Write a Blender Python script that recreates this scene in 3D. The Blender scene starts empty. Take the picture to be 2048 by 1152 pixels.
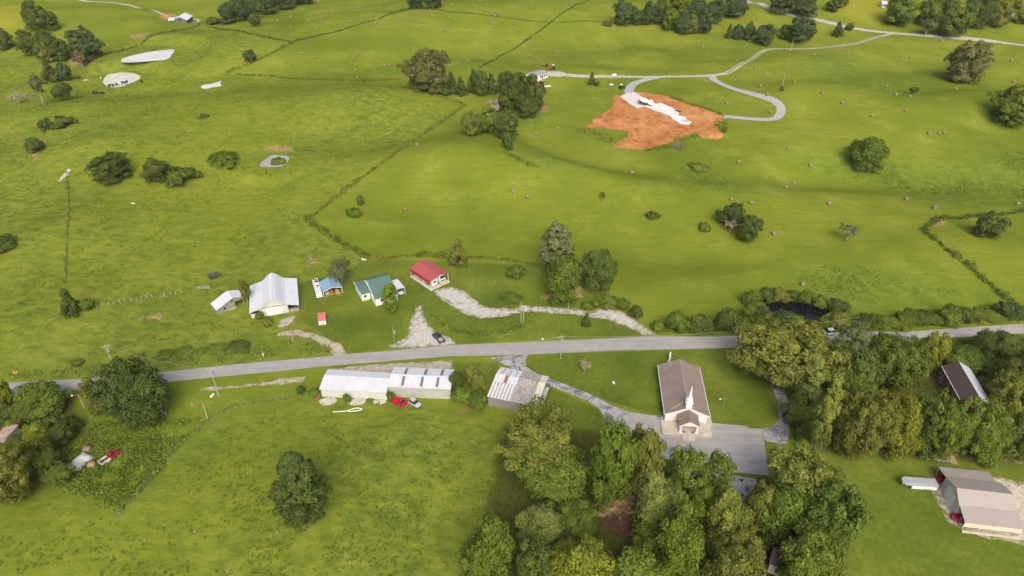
import bpy, math, random
import numpy as np
from mathutils import Vector, noise as mnoise
from mathutils.geometry import delaunay_2d_cdt

S = bpy.context.scene
COL = S.collection
R = math.radians

# ------------------------------------------------------------------ camera, sky, sun, exposure
CH, PITCH, FPX = 113.0, R(34.0), 24.0 / 36.0 * 2048.0
cam_d = bpy.data.cameras.new('camera')
cam_d.lens = 24.0; cam_d.sensor_width = 36.0; cam_d.clip_start = 1.0; cam_d.clip_end = 12000.0
cam = bpy.data.objects.new('camera', cam_d); COL.objects.link(cam)
cam.location = (0, 0, CH); cam.rotation_euler = (R(90) - PITCH, 0, 0)
S.camera = cam

SUN_EL, SUN_AZ = 43.0, 172.0        # azimuth clockwise from +Y (the view direction)
W = bpy.data.worlds.new('World'); S.world = W; W.use_nodes = True
wn = W.node_tree.nodes; wl = W.node_tree.links
sky = wn.new('ShaderNodeTexSky'); sky.sky_type = 'NISHITA'; sky.sun_disc = False
sky.sun_elevation = R(SUN_EL); sky.sun_rotation = R(SUN_AZ)
sky.air_density = 0.8; sky.dust_density = 6.0; sky.ozone_density = 0.6
bg = wn['Background']; bg.inputs['Strength'].default_value = 0.145
wl.new(sky.outputs[0], bg.inputs[0])
sun_d = bpy.data.lights.new('sun', 'SUN'); sun_d.energy = 1.45; sun_d.angle = R(34); sun_d.color = (1.0, 0.94, 0.82)
sun = bpy.data.objects.new('sun', sun_d); COL.objects.link(sun)
_sd = Vector((math.sin(R(SUN_AZ)) * math.cos(R(SUN_EL)), math.cos(R(SUN_AZ)) * math.cos(R(SUN_EL)), math.sin(R(SUN_EL))))
sun.rotation_euler = _sd.to_track_quat('Z', 'Y').to_euler()
S.view_settings.view_transform = 'Standard'; S.view_settings.look = 'None'
S.view_settings.gamma = 1.0; S.view_settings.use_curve_mapping = False
S.view_settings.exposure = 0.47
S.render.engine = 'CYCLES'
S.cycles.use_denoising = True
S.cycles.max_bounces = 6; S.cycles.diffuse_bounces = 3; S.cycles.glossy_bounces = 2
S.cycles.transmission_bounces = 3; S.cycles.transparent_max_bounces = 6

# ------------------------------------------------------------------ geometry of the place
FW = np.array([0, math.cos(PITCH), -math.sin(PITCH)]); UP = np.array([0, math.sin(PITCH), math.cos(PITCH)])

def ray(u, v):
    return np.array([(u - 1024) / FPX, 0, 0]) + FW - UP * ((v - 576) / FPX)

def flat(u, v, z=0.0):
    d = ray(u, v); t = (z - CH) / d[2]
    return d[0] * t, d[1] * t

BUMPS = []
def bump(u, v, amp, rx, ry, rot=0):
    x, y = flat(u, v); BUMPS.append((x, y, amp, rx, ry, math.cos(R(rot)), math.sin(R(rot))))






for _b in ((560, 235, 6.5, 110, 36, 8), (300, 330, 3.5, 60, 22, 0), (90, 480, 3.0, 36, 22, 20), (60, 640, 1.8, 25, 18, 0), (1180, 372, 5.0, 70, 20, -12), (900, 330, 3.4, 45, 22, 20),
           (1760, 345, -4.0, 65, 18, -8), (1640, 560, 2.4, 55, 20, 0), (1880, 230, 5.0, 70, 24, 0), (1600, 200, 3.6, 55, 20, 10), (1150, 165, 4.0, 60, 24, 0), (420, 120, 5.5, 55, 30, 0),
           (100, 60, 7.0, 80, 45, 0), (800, 70, 7.0, 140, 45, 10), (1300, 80, -4.5, 80, 32, 0), (1720, 25, 8.0, 80, 50, 0), (1960, 500, 2.4, 36, 18, 0), (700, 960, 1.1, 28, 15, 10),
           (180, 1060, 1.5, 26, 17, 0), (1390, 520, -1.8, 40, 12, -15), (950, 30, 5.5, 90, 45, 0), (330, -60, 9, 200, 80, 0), (1400, -80, 8, 250, 90, 0)):
    bump(_b[0], _b[1], _b[2] * (1.5 if _b[1] < 420 else 1.15), *_b[3:])
POND_FLAT = [((296, 115), 27, 24, -99), ((245, 161), 20, 15.5, -99), ((1592, 618), 20, 18, -99), ((548, 322), 13, 12, -99), ((422, 169), 14, 14, -99), ((1310, 235), 52, 60, -99)]

def H0(x, y):
    x = np.asarray(x, float); y = np.asarray(y, float)
    h = np.zeros(np.broadcast(x, y).shape)
    for bx, by, a, rx, ry, c, s in BUMPS:
        dx = (x - bx) * c + (y - by) * s; dy = -(x - bx) * s + (y - by) * c
        h = h + a * np.exp(-(dx / rx) ** 2 - (dy / ry) ** 2)
    k = np.clip((y - 215) / 70.0, 0.12, 1)
    h = h + k * (1.35 * np.sin(x * 0.041 + 1.3 + 0.6 * np.sin(y * 0.021)) * np.sin(y * 0.052 + 0.4) + 0.75 * np.sin(x * 0.083 + y * 0.06) + 0.6 * np.sin(y * 0.11 - x * 0.045 + 2))
    far = np.clip((y - 620) / 900, 0, 1.5)
    h = h + 30 * far ** 2 * (0.4 + 0.6 * np.sin(x * 0.004 + 1))
    return h
PF = []
for (pu, pv), rx, ry, _ in POND_FLAT:
    x, y = flat(pu, pv)
    for _ in range(12):
        x, y = flat(pu, pv, float(H0(x, y)))
    PF.append((x, y, rx, ry, float(H0(x, y))))

def H(x, y):
    h = H0(x, y)
    for px, py, rx, ry, z in PF:
        d = np.sqrt(((np.asarray(x) - px) / rx) ** 2 + ((np.asarray(y) - py) / ry) ** 2)
        w = np.clip((1.45 - d) / 0.45, 0, 1); w = w * w * (3 - 2 * w)
        h = h * (1 - w) + z * w
    return h

def at(u, v, dz=0.0):
    """the point of the ground (or dz above it) that is seen in direction u, v"""
    d = ray(u, v); z = dz
    for _ in range(40):
        t = (z - CH) / d[2]
        z = 0.5 * z + 0.5 * (float(H(d[0] * t, d[1] * t)) + dz)
    t = (z - CH) / d[2]
    return Vector((d[0] * t, d[1] * t, z))

def atz(u, v, z):
    x, y = flat(u, v, z); return Vector((x, y, z))

def proj(p):
    q = np.array([p[0], p[1], p[2] - CH]); w = q @ FW
    return 1024 + FPX * q[0] / w, 576 - FPX * (q @ UP) / w

def rise(p, vtop):
    """height above p at which the vertical through p crosses picture row vtop"""
    lo, hi = 0.0, 40.0
    for _ in range(40):
        m = (lo + hi) / 2
        if proj((p[0], p[1], p[2] + m))[1] > vtop: lo = m
        else: hi = m
    return lo

def depth(p):
    return float(np.array([p[0], p[1], p[2] - CH]) @ FW)

# ------------------------------------------------------------------ mesh and object helpers
def tag(o, label=None, cat=None, group=None, kind=None):
    if label: o['label'] = label
    if cat: o['category'] = cat
    if group: o['group'] = group
    if kind: o['kind'] = kind
    return o

def thing(name, label, cat, loc=(0, 0, 0), rz=0.0, group=None):
    o = bpy.data.objects.new(name, None); COL.objects.link(o)
    o.location = loc; o.rotation_euler = (0, 0, rz); o.empty_display_size = 0.5
    return tag(o, label, cat, group)

def link(name, me, parent=None, loc=None, rz=0.0):
    o = bpy.data.objects.new(name, me); COL.objects.link(o)
    if parent: o.parent = parent
    if loc is not None: o.location = loc
    if rz: o.rotation_euler = (0, 0, rz)
    return o

def mesh_np(name, v, f, mat=None, tint=None, smooth=False):
    me = bpy.data.meshes.new(name); v = np.asarray(v, np.float32); f = np.asarray(f, np.int32); k = f.shape[1]
    me.vertices.add(len(v)); me.vertices.foreach_set('co', v.ravel())
    me.loops.add(f.size); me.loops.foreach_set('vertex_index', f.ravel())
    me.polygons.add(len(f)); me.polygons.foreach_set('loop_start', np.arange(0, f.size, k, dtype=np.int32))
    me.polygons.foreach_set('loop_total', np.full(len(f), k, np.int32))
    if smooth: me.polygons.foreach_set('use_smooth', np.ones(len(f), bool))
    me.update(calc_edges=True)
    if tint is not None:
        a = me.attributes.new('tint', 'FLOAT', 'POINT'); a.data.foreach_set('value', np.asarray(tint, np.float32))
    if mat: me.materials.append(mat)
    return me

class MB:
    def __init__(s): s.v = []; s.f = []
    def add(s, vs, fs):
        n = len(s.v); s.v += [tuple(p) for p in vs]; s.f += [tuple(i + n for i in f) for f in fs]; return s
    def frus(s, a, b):
        """a, b = (x0, y0, x1, y1, z) lower and upper rectangle"""
        vs = []
        for x0, y0, x1, y1, z in (a, b): vs += [(x0, y0, z), (x1, y0, z), (x1, y1, z), (x0, y1, z)]
        return s.add(vs, [(3, 2, 1, 0), (4, 5, 6, 7), (0, 1, 5, 4), (1, 2, 6, 5), (2, 3, 7, 6), (3, 0, 4, 7)])
    def box(s, x0, y0, z0, x1, y1, z1): return s.frus((x0, y0, x1, y1, z0), (x0, y0, x1, y1, z1))
    def prism(s, pts, axis, a, b):
        """2D outline (counter-clockwise) pushed along axis from a to b"""
        n = len(pts); put = {'x': lambda p, t: (t, p[0], p[1]), 'y': lambda p, t: (p[0], t, p[1]), 'z': lambda p, t: (p[0], p[1], t)}[axis]
        vs = [put(p, a) for p in pts] + [put(p, b) for p in pts]
        return s.add(vs, [tuple(range(n - 1, -1, -1)), tuple(range(n, 2 * n))] + [(i, (i + 1) % n, n + (i + 1) % n, n + i) for i in range(n)])
    def cyl(s, p, q, r0, r1=None, n=8):
        r1 = r0 if r1 is None else r1; p = Vector(p); q = Vector(q); d = (q - p).normalized()
        e = d.orthogonal().normalized(); g = d.cross(e); vs = []
        for c, r in ((p, r0), (q, r1)):
            for i in range(n):
                a = 2 * math.pi * i / n; vs.append(c + e * (r * math.cos(a)) + g * (r * math.sin(a)))
        return s.add(vs, [tuple(range(n - 1, -1, -1)), tuple(range(n, 2 * n))] + [(i, (i + 1) % n, n + (i + 1) % n, n + i) for i in range(n)])
    def tube(s, pts, r, n=6):
        for a, b in zip(pts[:-1], pts[1:]): s.cyl(a, b, r, r, n)
        return s
    def mesh(s, name, mat=None, smooth=False):
        me = bpy.data.meshes.new(name); me.from_pydata(s.v, [], s.f)
        if mat: me.materials.append(mat)
        if smooth:
            for p in me.polygons: p.use_smooth = True
        me.update(); return me
    def obj(s, name, mat, parent=None, loc=None, rz=0.0, smooth=False, bevel=0.0):
        o = link(name, s.mesh(name, mat, smooth), parent, loc, rz)
        if bevel:
            m = o.modifiers.new('bevel', 'BEVEL'); m.width = bevel; m.segments = 2; m.limit_method = 'ANGLE'
        return o

# ------------------------------------------------------------------ materials
def mat(name):
    m = bpy.data.materials.new(name); m.use_nodes = True
    return m, m.node_tree, m.node_tree.nodes['Principled BSDF']

def nd(t, kind, **k):
    n = t.nodes.new('ShaderNode' + kind)
    for key, val in k.items():
        key = key.replace('_', ' ')
        if key in n.inputs:
            if isinstance(val, bpy.types.NodeSocket): t.links.new(val, n.inputs[key])
            else: n.inputs[key].default_value = val
        else: setattr(n, key.replace(' ', '_'), val)
    return n

def mix(t, fac, a, b, mode='MIX'):
    n = t.nodes.new('ShaderNodeMix'); n.data_type = 'RGBA'; n.blend_type = mode
    for i, val in ((0, fac), (6, a), (7, b)):
        if isinstance(val, bpy.types.NodeSocket): t.links.new(val, n.inputs[i])
        elif i: n.inputs[i].default_value = (*val, 1)
        else: n.inputs[i].default_value = val
    return n.outputs[2]

def op(t, o, a, b=0.0, c=None, clamp=False):
    n = t.nodes.new('ShaderNodeMath'); n.operation = o; n.use_clamp = clamp
    for i, val in enumerate((a, b) if c is None else (a, b, c)):
        if isinstance(val, bpy.types.NodeSocket): t.links.new(val, n.inputs[i])
        else: n.inputs[i].default_value = val
    return n.outputs[0]

def step(t, x, lo, hi):
    n = nd(t, 'MapRange', interpolation_type='SMOOTHSTEP'); t.links.new(x, n.inputs[0])
    n.inputs[1].default_value = lo; n.inputs[2].default_value = hi; return n.outputs[0]

def ramp(t, fac, stops):
    n = t.nodes.new('ShaderNodeValToRGB'); t.links.new(fac, n.inputs[0]); e = n.color_ramp.elements
    while len(e) < len(stops): e.new(0.5)
    for el, (p, c) in zip(e, stops): el.position = p; el.color = (*c, 1)
    return n.outputs[0]

def pos(t, obj=False, scale=(1, 1, 1), rot=0.0):
    c = nd(t, 'TexCoord').outputs['Object'] if obj else nd(t, 'NewGeometry').outputs['Position']
    if scale != (1, 1, 1) or rot:
        mp = nd(t, 'Mapping', vector_type='POINT'); t.links.new(c, mp.inputs[0])
        mp.inputs['Rotation'].default_value = (0, 0, rot); mp.inputs['Scale'].default_value = scale; c = mp.outputs[0]
    return c

def nz(t, vec, scale, detail=4, rough=0.55, dist=0.0):
    return nd(t, 'TexNoise', Vector=vec, Scale=scale, Detail=float(detail), Roughness=rough, Distortion=dist).outputs[0]

def bumpn(t, b, h, strength, dist=0.1):
    n = nd(t, 'Bump', Height=h, Strength=strength, Distance=dist); t.links.new(n.outputs[0], b.inputs['Normal'])

MATS = {}
def paint(name, col, rough=0.5, var=0.12, scale=1.5, metal=0.0, dirt=None, dirt_amt=0.0, obj=True, spec=0.4, bump=0.0, streak=(1, 1, 1), bscale=6.0):
    """a painted, weathered or mineral surface: colour with a little uneven wear"""
    if name in MATS: return MATS[name]
    m, t, b = mat(name); p = pos(t, obj, streak)
    n1 = nz(t, p, scale, 5); n2 = nz(t, p, scale * 5.3, 3)
    lo = tuple(c * (1 - var) for c in col); hi = tuple(min(1, c * (1 + var)) for c in col)
    c = ramp(t, op(t, 'ADD', op(t, 'MULTIPLY', n1, 0.65), op(t, 'MULTIPLY', n2, 0.35)), [(0.32, lo), (0.68, hi)])
    if dirt:
        c = mix(t, op(t, 'MULTIPLY', step(t, nz(t, p, scale * 1.7, 6, 0.65), 0.5, 0.72), dirt_amt), c, dirt)
    t.links.new(c, b.inputs['Base Color'])
    b.inputs['Roughness'].default_value = rough; b.inputs['Metallic'].default_value = metal
    b.inputs['Specular IOR Level'].default_value = spec
    if bump: bumpn(t, b, nz(t, p, bscale, 4), bump)
    MATS[name] = m; return m
# ------------------------------------------------------------------ the ground
def wpoly(px): return np.array([[at(u, v).x, at(u, v).y] for u, v in px])

def sdist(px, py, poly):
    """signed distance (positive inside) of points to a polygon in the ground plane"""
    d = np.full(px.shape, 1e9); ins = np.zeros(px.shape, bool); n = len(poly)
    for i in range(n):
        ax, ay = poly[i]; bx, by = poly[(i + 1) % n]; ex, ey = bx - ax, by - ay
        t = np.clip(((px - ax) * ex + (py - ay) * ey) / (ex * ex + ey * ey + 1e-9), 0, 1)
        d = np.minimum(d, (px - ax - t * ex) ** 2 + (py - ay - t * ey) ** 2)
        c = (ay > py) != (by > py)
        ins ^= c & (px < (bx - ax) * (py - ay) / (by - ay + 1e-12) + ax)
    d = np.sqrt(d); return np.where(ins, d, -d)

def axis(parts):
    out = []
    for a, b, s in parts: out += list(np.arange(a, b - 1e-6, s))
    return np.array(out + [parts[-1][1]])
gx = axis([(-4000, -1200, 280), (-1200, -620, 40), (-620, -260, 3), (-260, 260, 1.3), (260, 620, 3), (620, 1200, 40), (1200, 4000, 280)])
gy = axis([(-1500, 30, 90), (30, 66, 3), (66, 270, 1.1), (270, 640, 2.6), (640, 1100, 30), (1100, 5000, 260)])
GX, GY = np.meshgrid(gx, gy); GZ = H(GX, GY)
ny, nx = GX.shape; idx = np.arange(ny * nx).reshape(ny, nx)
tv = np.stack([GX.ravel(), GY.ravel(), GZ.ravel()], 1)
tf = np.stack([idx[:-1, :-1], idx[:-1, 1:], idx[1:, 1:], idx[1:, :-1]], -1).reshape(-1, 4)

PASTURE = [[(-700, 130), (200, 112), (410, 50), (540, 77), (585, 85), (455, 147), (620, 160), (800, 160), (818, 183), (928, 208), (845, 270), (700, 375), (612, 437), (735, 515), (690, 545), (600, 560), (600, 640), (640, 665), (690, 705), (310, 745), (0, 765), (-700, 800)],
           [(-600, 1000), (60, 985), (150, 1000), (240, 1030), (330, 930), (450, 830), (600, 800), (960, 820), (1000, 850), (1020, 1000), (920, 1180), (900, 1400), (-600, 1400)]]
LAWN = [[(600, 566), (690, 545), (735, 517), (1075, 530), (1200, 600), (1312, 669), (905, 688), (690, 705), (640, 665), (600, 640)],
        [(1055, 709), (1490, 692), (1560, 830), (1520, 858), (1320, 833), (1180, 790), (1050, 735)], [(1080, 765), (1200, 820), (1215, 870), (1080, 860)],
        [(1590, 893), (2300, 915), (2300, 1300), (1600, 1300)], [(905, 725), (1000, 725), (990, 745), (960, 790), (920, 800)]]
WEED = [[(40, 850), (180, 825), (335, 835), (470, 795), (640, 790), (600, 805), (450, 832), (330, 940), (240, 1030), (150, 1000), (60, 960)],
        [(1570, 300), (1700, 305), (1850, 330), (2048, 300), (2200, 330), (2200, 425), (1850, 412), (1750, 372), (1600, 342)],
        [(1040, 295), (1100, 305), (1180, 340), (1120, 345), (1060, 325)], [(1280, 355), (1340, 352), (1350, 375), (1310, 385)], [(1330, 320), (1440, 340), (1500, 400), (1440, 390), (1340, 350)],
        [(1600, 110), (1700, 105), (1750, 160), (1850, 150), (1800, 190), (1640, 170)], [(900, 395), (1010, 430), (980, 440), (890, 405)],
        [(0, 742), (310, 716), (520, 684), (640, 676), (690, 707), (310, 745), (0, 765), (-500, 785), (-500, 765)], [(1860, 560), (2000, 600), (1720, 620), (1560, 560), (1640, 520)],
        [(1000, 215), (1110, 225), (1100, 250), (1010, 262)], [(860, 640), (950, 668), (1060, 650), (1060, 670), (940, 680), (870, 655)]]
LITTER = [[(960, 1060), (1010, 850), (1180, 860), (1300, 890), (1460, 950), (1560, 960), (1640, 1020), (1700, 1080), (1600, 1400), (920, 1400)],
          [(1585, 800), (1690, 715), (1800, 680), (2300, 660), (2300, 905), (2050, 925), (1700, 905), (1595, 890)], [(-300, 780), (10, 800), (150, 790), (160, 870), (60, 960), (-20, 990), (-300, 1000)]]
PAINTED_SUN = [[(1630, -30), (1790, -30), (1800, 46), (1750, 50), (1680, 32)], [(-300, 20), (60, 10), (40, 60), (-300, 70)]]
BARE = [[(380, 778), (520, 766), (615, 752), (605, 766), (500, 775), (400, 784)], [(660, 738), (906, 721), (903, 742), (780, 748), (660, 752)], [(300, 628), (332, 626), (326, 640), (296, 642)], [(272, 634), (292, 634), (288, 643), (274, 644)],
        [(136, 115), (160, 112), (195, 118), (160, 134), (140, 130)], [(256, 70), (296, 66), (290, 76), (262, 78)], [(55, 298), (80, 306), (78, 322), (60, 314)], [(520, 296), (560, 290), (585, 292), (590, 305), (530, 303)],
        [(1855, 440), (1900, 436), (1890, 450), (1862, 456)], [(1185, 985), (1300, 985), (1290, 1030), (1190, 1040)], [(318, 26), (348, 26), (345, 38), (322, 40)], [(1060, 415), (1065, 412), (1066, 417)], [(455, 1130), (480, 1110), (470, 1160), (450, 1180)],
        [(380, 803), (395, 803), (393, 815), (378, 815)], [(200, 357), (222, 354), (220, 363), (203, 363)], [(1590, 886), (1760, 896), (2040, 918), (2100, 935), (2000, 925), (1700, 905), (1590, 892)], [(1010, 215), (1100, 210), (1100, 224), (1020, 236)],
        [(1140, 540), (1160, 560), (1170, 600), (1075, 600), (1090, 585)], [(645, 582), (688, 582), (680, 592), (650, 594)], [(615, 500), (635, 520), (648, 528), (630, 530), (615, 526)]]
def zone(polys, soft):
    m = np.zeros(GX.shape)
    for p in polys:
        q = wpoly(p); x0, y0 = q.min(0) - 8; x1, y1 = q.max(0) + 8
        s = (GX > x0) & (GX < x1) & (GY > y0) & (GY < y1)
        d = sdist(GX[s], GY[s], q); m[s] = np.maximum(m[s], np.clip(0.5 + d / soft, 0, 1))
    return m.ravel()

def terrain_mat():
    m, t, b = mat('meadow_ground')
    A = nd(t, 'Attribute', attribute_name='zone_a').outputs['Color']; B = nd(t, 'Attribute', attribute_name='zone_b').outputs['Color']
    a = nd(t, 'SeparateColor', Color=A).outputs; bb = nd(t, 'SeparateColor', Color=B).outputs
    p = pos(t); big = nz(t, p, 0.011, 3); mid = nz(t, p, 0.055, 5, 0.6); fine = nz(t, p, 0.9, 5, 0.62); tiny = nz(t, p, 3.5, 3)
    tuft = nz(t, pos(t, False, (0.62, 1.0, 0.5), 0.55), 0.42, 9, 0.68, 0.3)
    mow = nz(t, pos(t, False, (0.12, 1.0, 1), 0.5), 0.8, 5, 0.65); lump = nz(t, p, 0.22, 4, 0.6, 0.8)
    def edge(x, lo=0.42, hi=0.58, amt=0.5):
        return step(t, op(t, 'ADD', x, op(t, 'MULTIPLY', op(t, 'SUBTRACT', fine, 0.5), amt)), lo, hi)
    # cut hay: even yellow-green with broad soft drifts and faint swath lines
    c = ramp(t, op(t, 'ADD', op(t, 'MULTIPLY', big, 0.6), op(t, 'MULTIPLY', mid, 0.4)), [(0.38, (0.122, 0.157, 0.017)), (0.5, (0.162, 0.193, 0.021)), (0.62, (0.208, 0.226, 0.030))])
    c = mix(t, op(t, 'MULTIPLY', step(t, mow, 0.40, 0.66), 0.34), c, (0.100, 0.146, 0.010))
    c = mix(t, op(t, 'MULTIPLY', step(t, fine, 0.55, 0.75), 0.22), c, (0.26, 0.27, 0.05))
    c = mix(t, op(t, 'MULTIPLY', step(t, op(t, 'ADD', op(t, 'MULTIPLY', mid, 0.7), op(t, 'MULTIPLY', fine, 0.3)), 0.54, 0.64), 0.38), c, (0.225, 0.265, 0.045)); c = mix(t, op(t, 'MULTIPLY', step(t, nz(t, p, 0.13, 6, 0.66, 1.2), 0.54, 0.66), 0.30), c, (0.092, 0.135, 0.018))
    # grazed pasture: tussocks
    g = ramp(t, op(t, 'ADD', op(t, 'MULTIPLY', tuft, 0.7), op(t, 'MULTIPLY', mid, 0.3)), [(0.37, (0.086, 0.122, 0.019)), (0.46, (0.126, 0.161, 0.022)), (0.54, (0.166, 0.197, 0.025)), (0.64, (0.210, 0.228, 0.037))])
    g = mix(t, op(t, 'MULTIPLY', step(t, big, 0.42, 0.6), 0.35), g, (0.168, 0.198, 0.014))
    c = mix(t, edge(a['Red']), c, g)
    # mown lawn
    l = ramp(t, op(t, 'ADD', op(t, 'MULTIPLY', mid, 0.65), op(t, 'MULTIPLY', fine, 0.35)), [(0.38, (0.078, 0.114, 0.016)), (0.52, (0.116, 0.152, 0.020)), (0.64, (0.168, 0.192, 0.028))])
    c = mix(t, edge(a['Green']), c, l)
    # rank weeds
    w = ramp(t, op(t, 'ADD', op(t, 'MULTIPLY', lump, 0.6), op(t, 'MULTIPLY', fine, 0.4)), [(0.34, (0.080, 0.128, 0.018)), (0.5, (0.120, 0.178, 0.022)), (0.66, (0.182, 0.236, 0.034))])
    c = mix(t, op(t, 'MULTIPLY', edge(a['Blue'], 0.15, 0.95, 1.0), 0.75), c, w)
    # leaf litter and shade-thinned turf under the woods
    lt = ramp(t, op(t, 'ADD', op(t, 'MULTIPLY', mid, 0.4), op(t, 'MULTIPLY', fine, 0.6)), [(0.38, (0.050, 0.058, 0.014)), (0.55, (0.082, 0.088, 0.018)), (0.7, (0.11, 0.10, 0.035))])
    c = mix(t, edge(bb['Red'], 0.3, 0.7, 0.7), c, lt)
    c = mix(t, op(t, 'MULTIPLY', edge(bb['Green'], 0.3, 0.7, 0.6), 0.55), c, (0.30, 0.29, 0.03))  # sunlit patches painted into the ground as brighter, yellower grass
    # worn soil
    e = ramp(t, fine, [(0.36, (0.20, 0.10, 0.045)), (0.5, (0.32, 0.20, 0.105)), (0.66, (0.42, 0.33, 0.22))])
    c = mix(t, op(t, 'MULTIPLY', edge(bb['Blue'], 0.45, 0.95, 1.3), 0.8), c, e)
    # seed heads, clover, bits of pale stone
    c = mix(t, op(t, 'MULTIPLY', step(t, nz(t, p, 1.7, 2, 0.5), 0.74, 0.80), 0.35), c, (0.42, 0.42, 0.30))
    t.links.new(c, b.inputs['Base Color']); b.inputs['Roughness'].default_value = 1.0; b.inputs['Specular IOR Level'].default_value = 0.0
    h = op(t, 'ADD', op(t, 'MULTIPLY', tuft, op(t, 'ADD', op(t, 'MULTIPLY', a['Red'], 0.9), op(t, 'MULTIPLY', a['Blue'], 0.5))), op(t, 'ADD', op(t, 'MULTIPLY', fine, 0.30), op(t, 'MULTIPLY', lump, op(t, 'ADD', op(t, 'MULTIPLY', a['Blue'], 1.0), 0.15))))
    bumpn(t, b, h, 0.6, 0.5)
    return m
tm = mesh_np('ground', tv, tf, terrain_mat(), smooth=True)
for nm, zs in (('zone_a', (zone(PASTURE, 3), zone(LAWN, 3), zone(WEED, 22))), ('zone_b', (zone(LITTER, 8), zone(PAINTED_SUN, 60), zone(BARE, 3)))):
    at_ = tm.attributes.new(nm, 'FLOAT_COLOR', 'POINT'); z4 = np.ones((len(tv), 4), np.float32)
    for i, z in enumerate(zs): z4[:, i] = z
    at_.data.foreach_set('color', z4.ravel())
ground = tag(link('ground', tm), 'rolling green farmland of hay meadows, pasture and lawns', 'ground', kind='structure')

def sheet(name, label, poly, m, off=0.05, jit=0.25, cell=3.0, res=0.8, level=None, cat='ground', jscale=0.45, world=False, kind='structure'):
    """a real sheet draped over the ground inside an outline whose edge wanders a little"""
    q = np.asarray(poly) if world else wpoly(poly)
    pts = []; n = len(q)
    for i in range(n):
        a, b = q[i], q[(i + 1) % n]; L = np.hypot(*(b - a)); k = max(1, int(L / res))
        nrm = np.array([-(b - a)[1], (b - a)[0]]) / (L + 1e-9)
        for j in range(k):
            p = a + (b - a) * j / k
            w = mnoise.noise(Vector((p[0] * jscale, p[1] * jscale, 3.7))) + 0.6 * mnoise.noise(Vector((p[0] * jscale * 3, p[1] * jscale * 3, 9.1)))
            pts.append(p + nrm * w * jit)
    pts = np.array(pts); x0, y0 = pts.min(0); x1, y1 = pts.max(0)
    ax, ay = np.meshgrid(np.arange(x0, x1, cell), np.arange(y0, y1, cell)); ax = ax.ravel(); ay = ay.ravel()
    d = sdist(ax, ay, pts); k = d > cell * 0.4
    inner = np.stack([ax[k], ay[k]], 1)
    allp = [Vector(p) for p in np.concatenate([pts, inner])] if len(inner) else [Vector(p) for p in pts]
    r = delaunay_2d_cdt(allp, [], [list(range(len(pts)))], 1, 1e-5)
    v2 = np.array([[p.x, p.y] for p in r[0]]); f = np.array([t for t in r[2]], np.int32)
    z = (H(v2[:, 0], v2[:, 1]) + off) if level is None else np.full(len(v2), level)
    a, b, c = v2[f[:, 0]], v2[f[:, 1]], v2[f[:, 2]]
    cr = (b[:, 0] - a[:, 0]) * (c[:, 1] - a[:, 1]) - (b[:, 1] - a[:, 1]) * (c[:, 0] - a[:, 0])
    f[cr < 0] = f[cr < 0][:, ::-1]
    dd = np.abs(sdist(v2[:, 0], v2[:, 1], pts))
    me = mesh_np(name, np.column_stack([v2, z]), f, m, tint=np.clip(dd, 0, 6), smooth=True)
    return tag(link(name, me), label, cat, kind=kind)

def strip(px, half, ends=None):
    """outline (in the ground plane) of a lane of half-width half along a line of picture points"""
    c = np.array([[at(u, v).x, at(u, v).y] for u, v in px]); out = []
    # smooth resample
    P = np.vstack([2 * c[0] - c[1], c, 2 * c[-1] - c[-2]]); fine = []
    for i in range(1, len(P) - 2):
        for s in np.linspace(0, 1, 6, endpoint=False):
            p0, p1, p2, p3 = P[i - 1], P[i], P[i + 1], P[i + 2]
            fine.append(0.5 * (2 * p1 + (p2 - p0) * s + (2 * p0 - 5 * p1 + 4 * p2 - p3) * s * s + (3 * p1 - p0 - 3 * p2 + p3) * s ** 3))
    fine.append(c[-1]); fine = np.array(fine); tg = np.gradient(fine, axis=0); tg /= np.linalg.norm(tg, axis=1)[:, None] + 1e-9
    nr = np.stack([-tg[:, 1], tg[:, 0]], 1)
    return np.vstack([fine + nr * half, (fine - nr * half)[::-1]])

def asphalt_mat(name, lo, hi, crack=0.0, seal=None, rough=0.85, along=0.05):
    m, t, b = mat(name); p = pos(t)
    n = op(t, 'ADD', op(t, 'MULTIPLY', nz(t, pos(t, False, (0.06, 1, 1), along), 0.8, 5, 0.6), 0.55), op(t, 'MULTIPLY', nz(t, p, 0.35, 5, 0.6), 0.45))
    c = ramp(t, n, [(0.36, lo), (0.64, hi)])
    if seal: c = mix(t, op(t, 'MULTIPLY', step(t, nz(t, p, 0.28, 6, 0.68, 0.5), 0.44, 0.62), 0.85), c, seal)
    if crack:
        w = mix(t, 0.35, p, nd(t, 'TexNoise', Vector=p, Scale=0.5, Detail=4.0).outputs['Color'])
        vo = nd(t, 'TexVoronoi', Vector=w, Scale=crack, feature='DISTANCE_TO_EDGE').outputs[0]
        c = mix(t, op(t, 'SUBTRACT', 1.0, step(t, vo, 0.004, 0.022)), c, (0.03, 0.03, 0.034))
    c = mix(t, op(t, 'MULTIPLY', nz(t, p, 6, 3), 0.12), c, (0.5, 0.48, 0.46))
    t.links.new(c, b.inputs['Base Color']); b.inputs['Roughness'].default_value = rough
    b.inputs['Specular IOR Level'].default_value = 0.25; bumpn(t, b, nz(t, p, 9, 3), 0.12); return m

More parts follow.
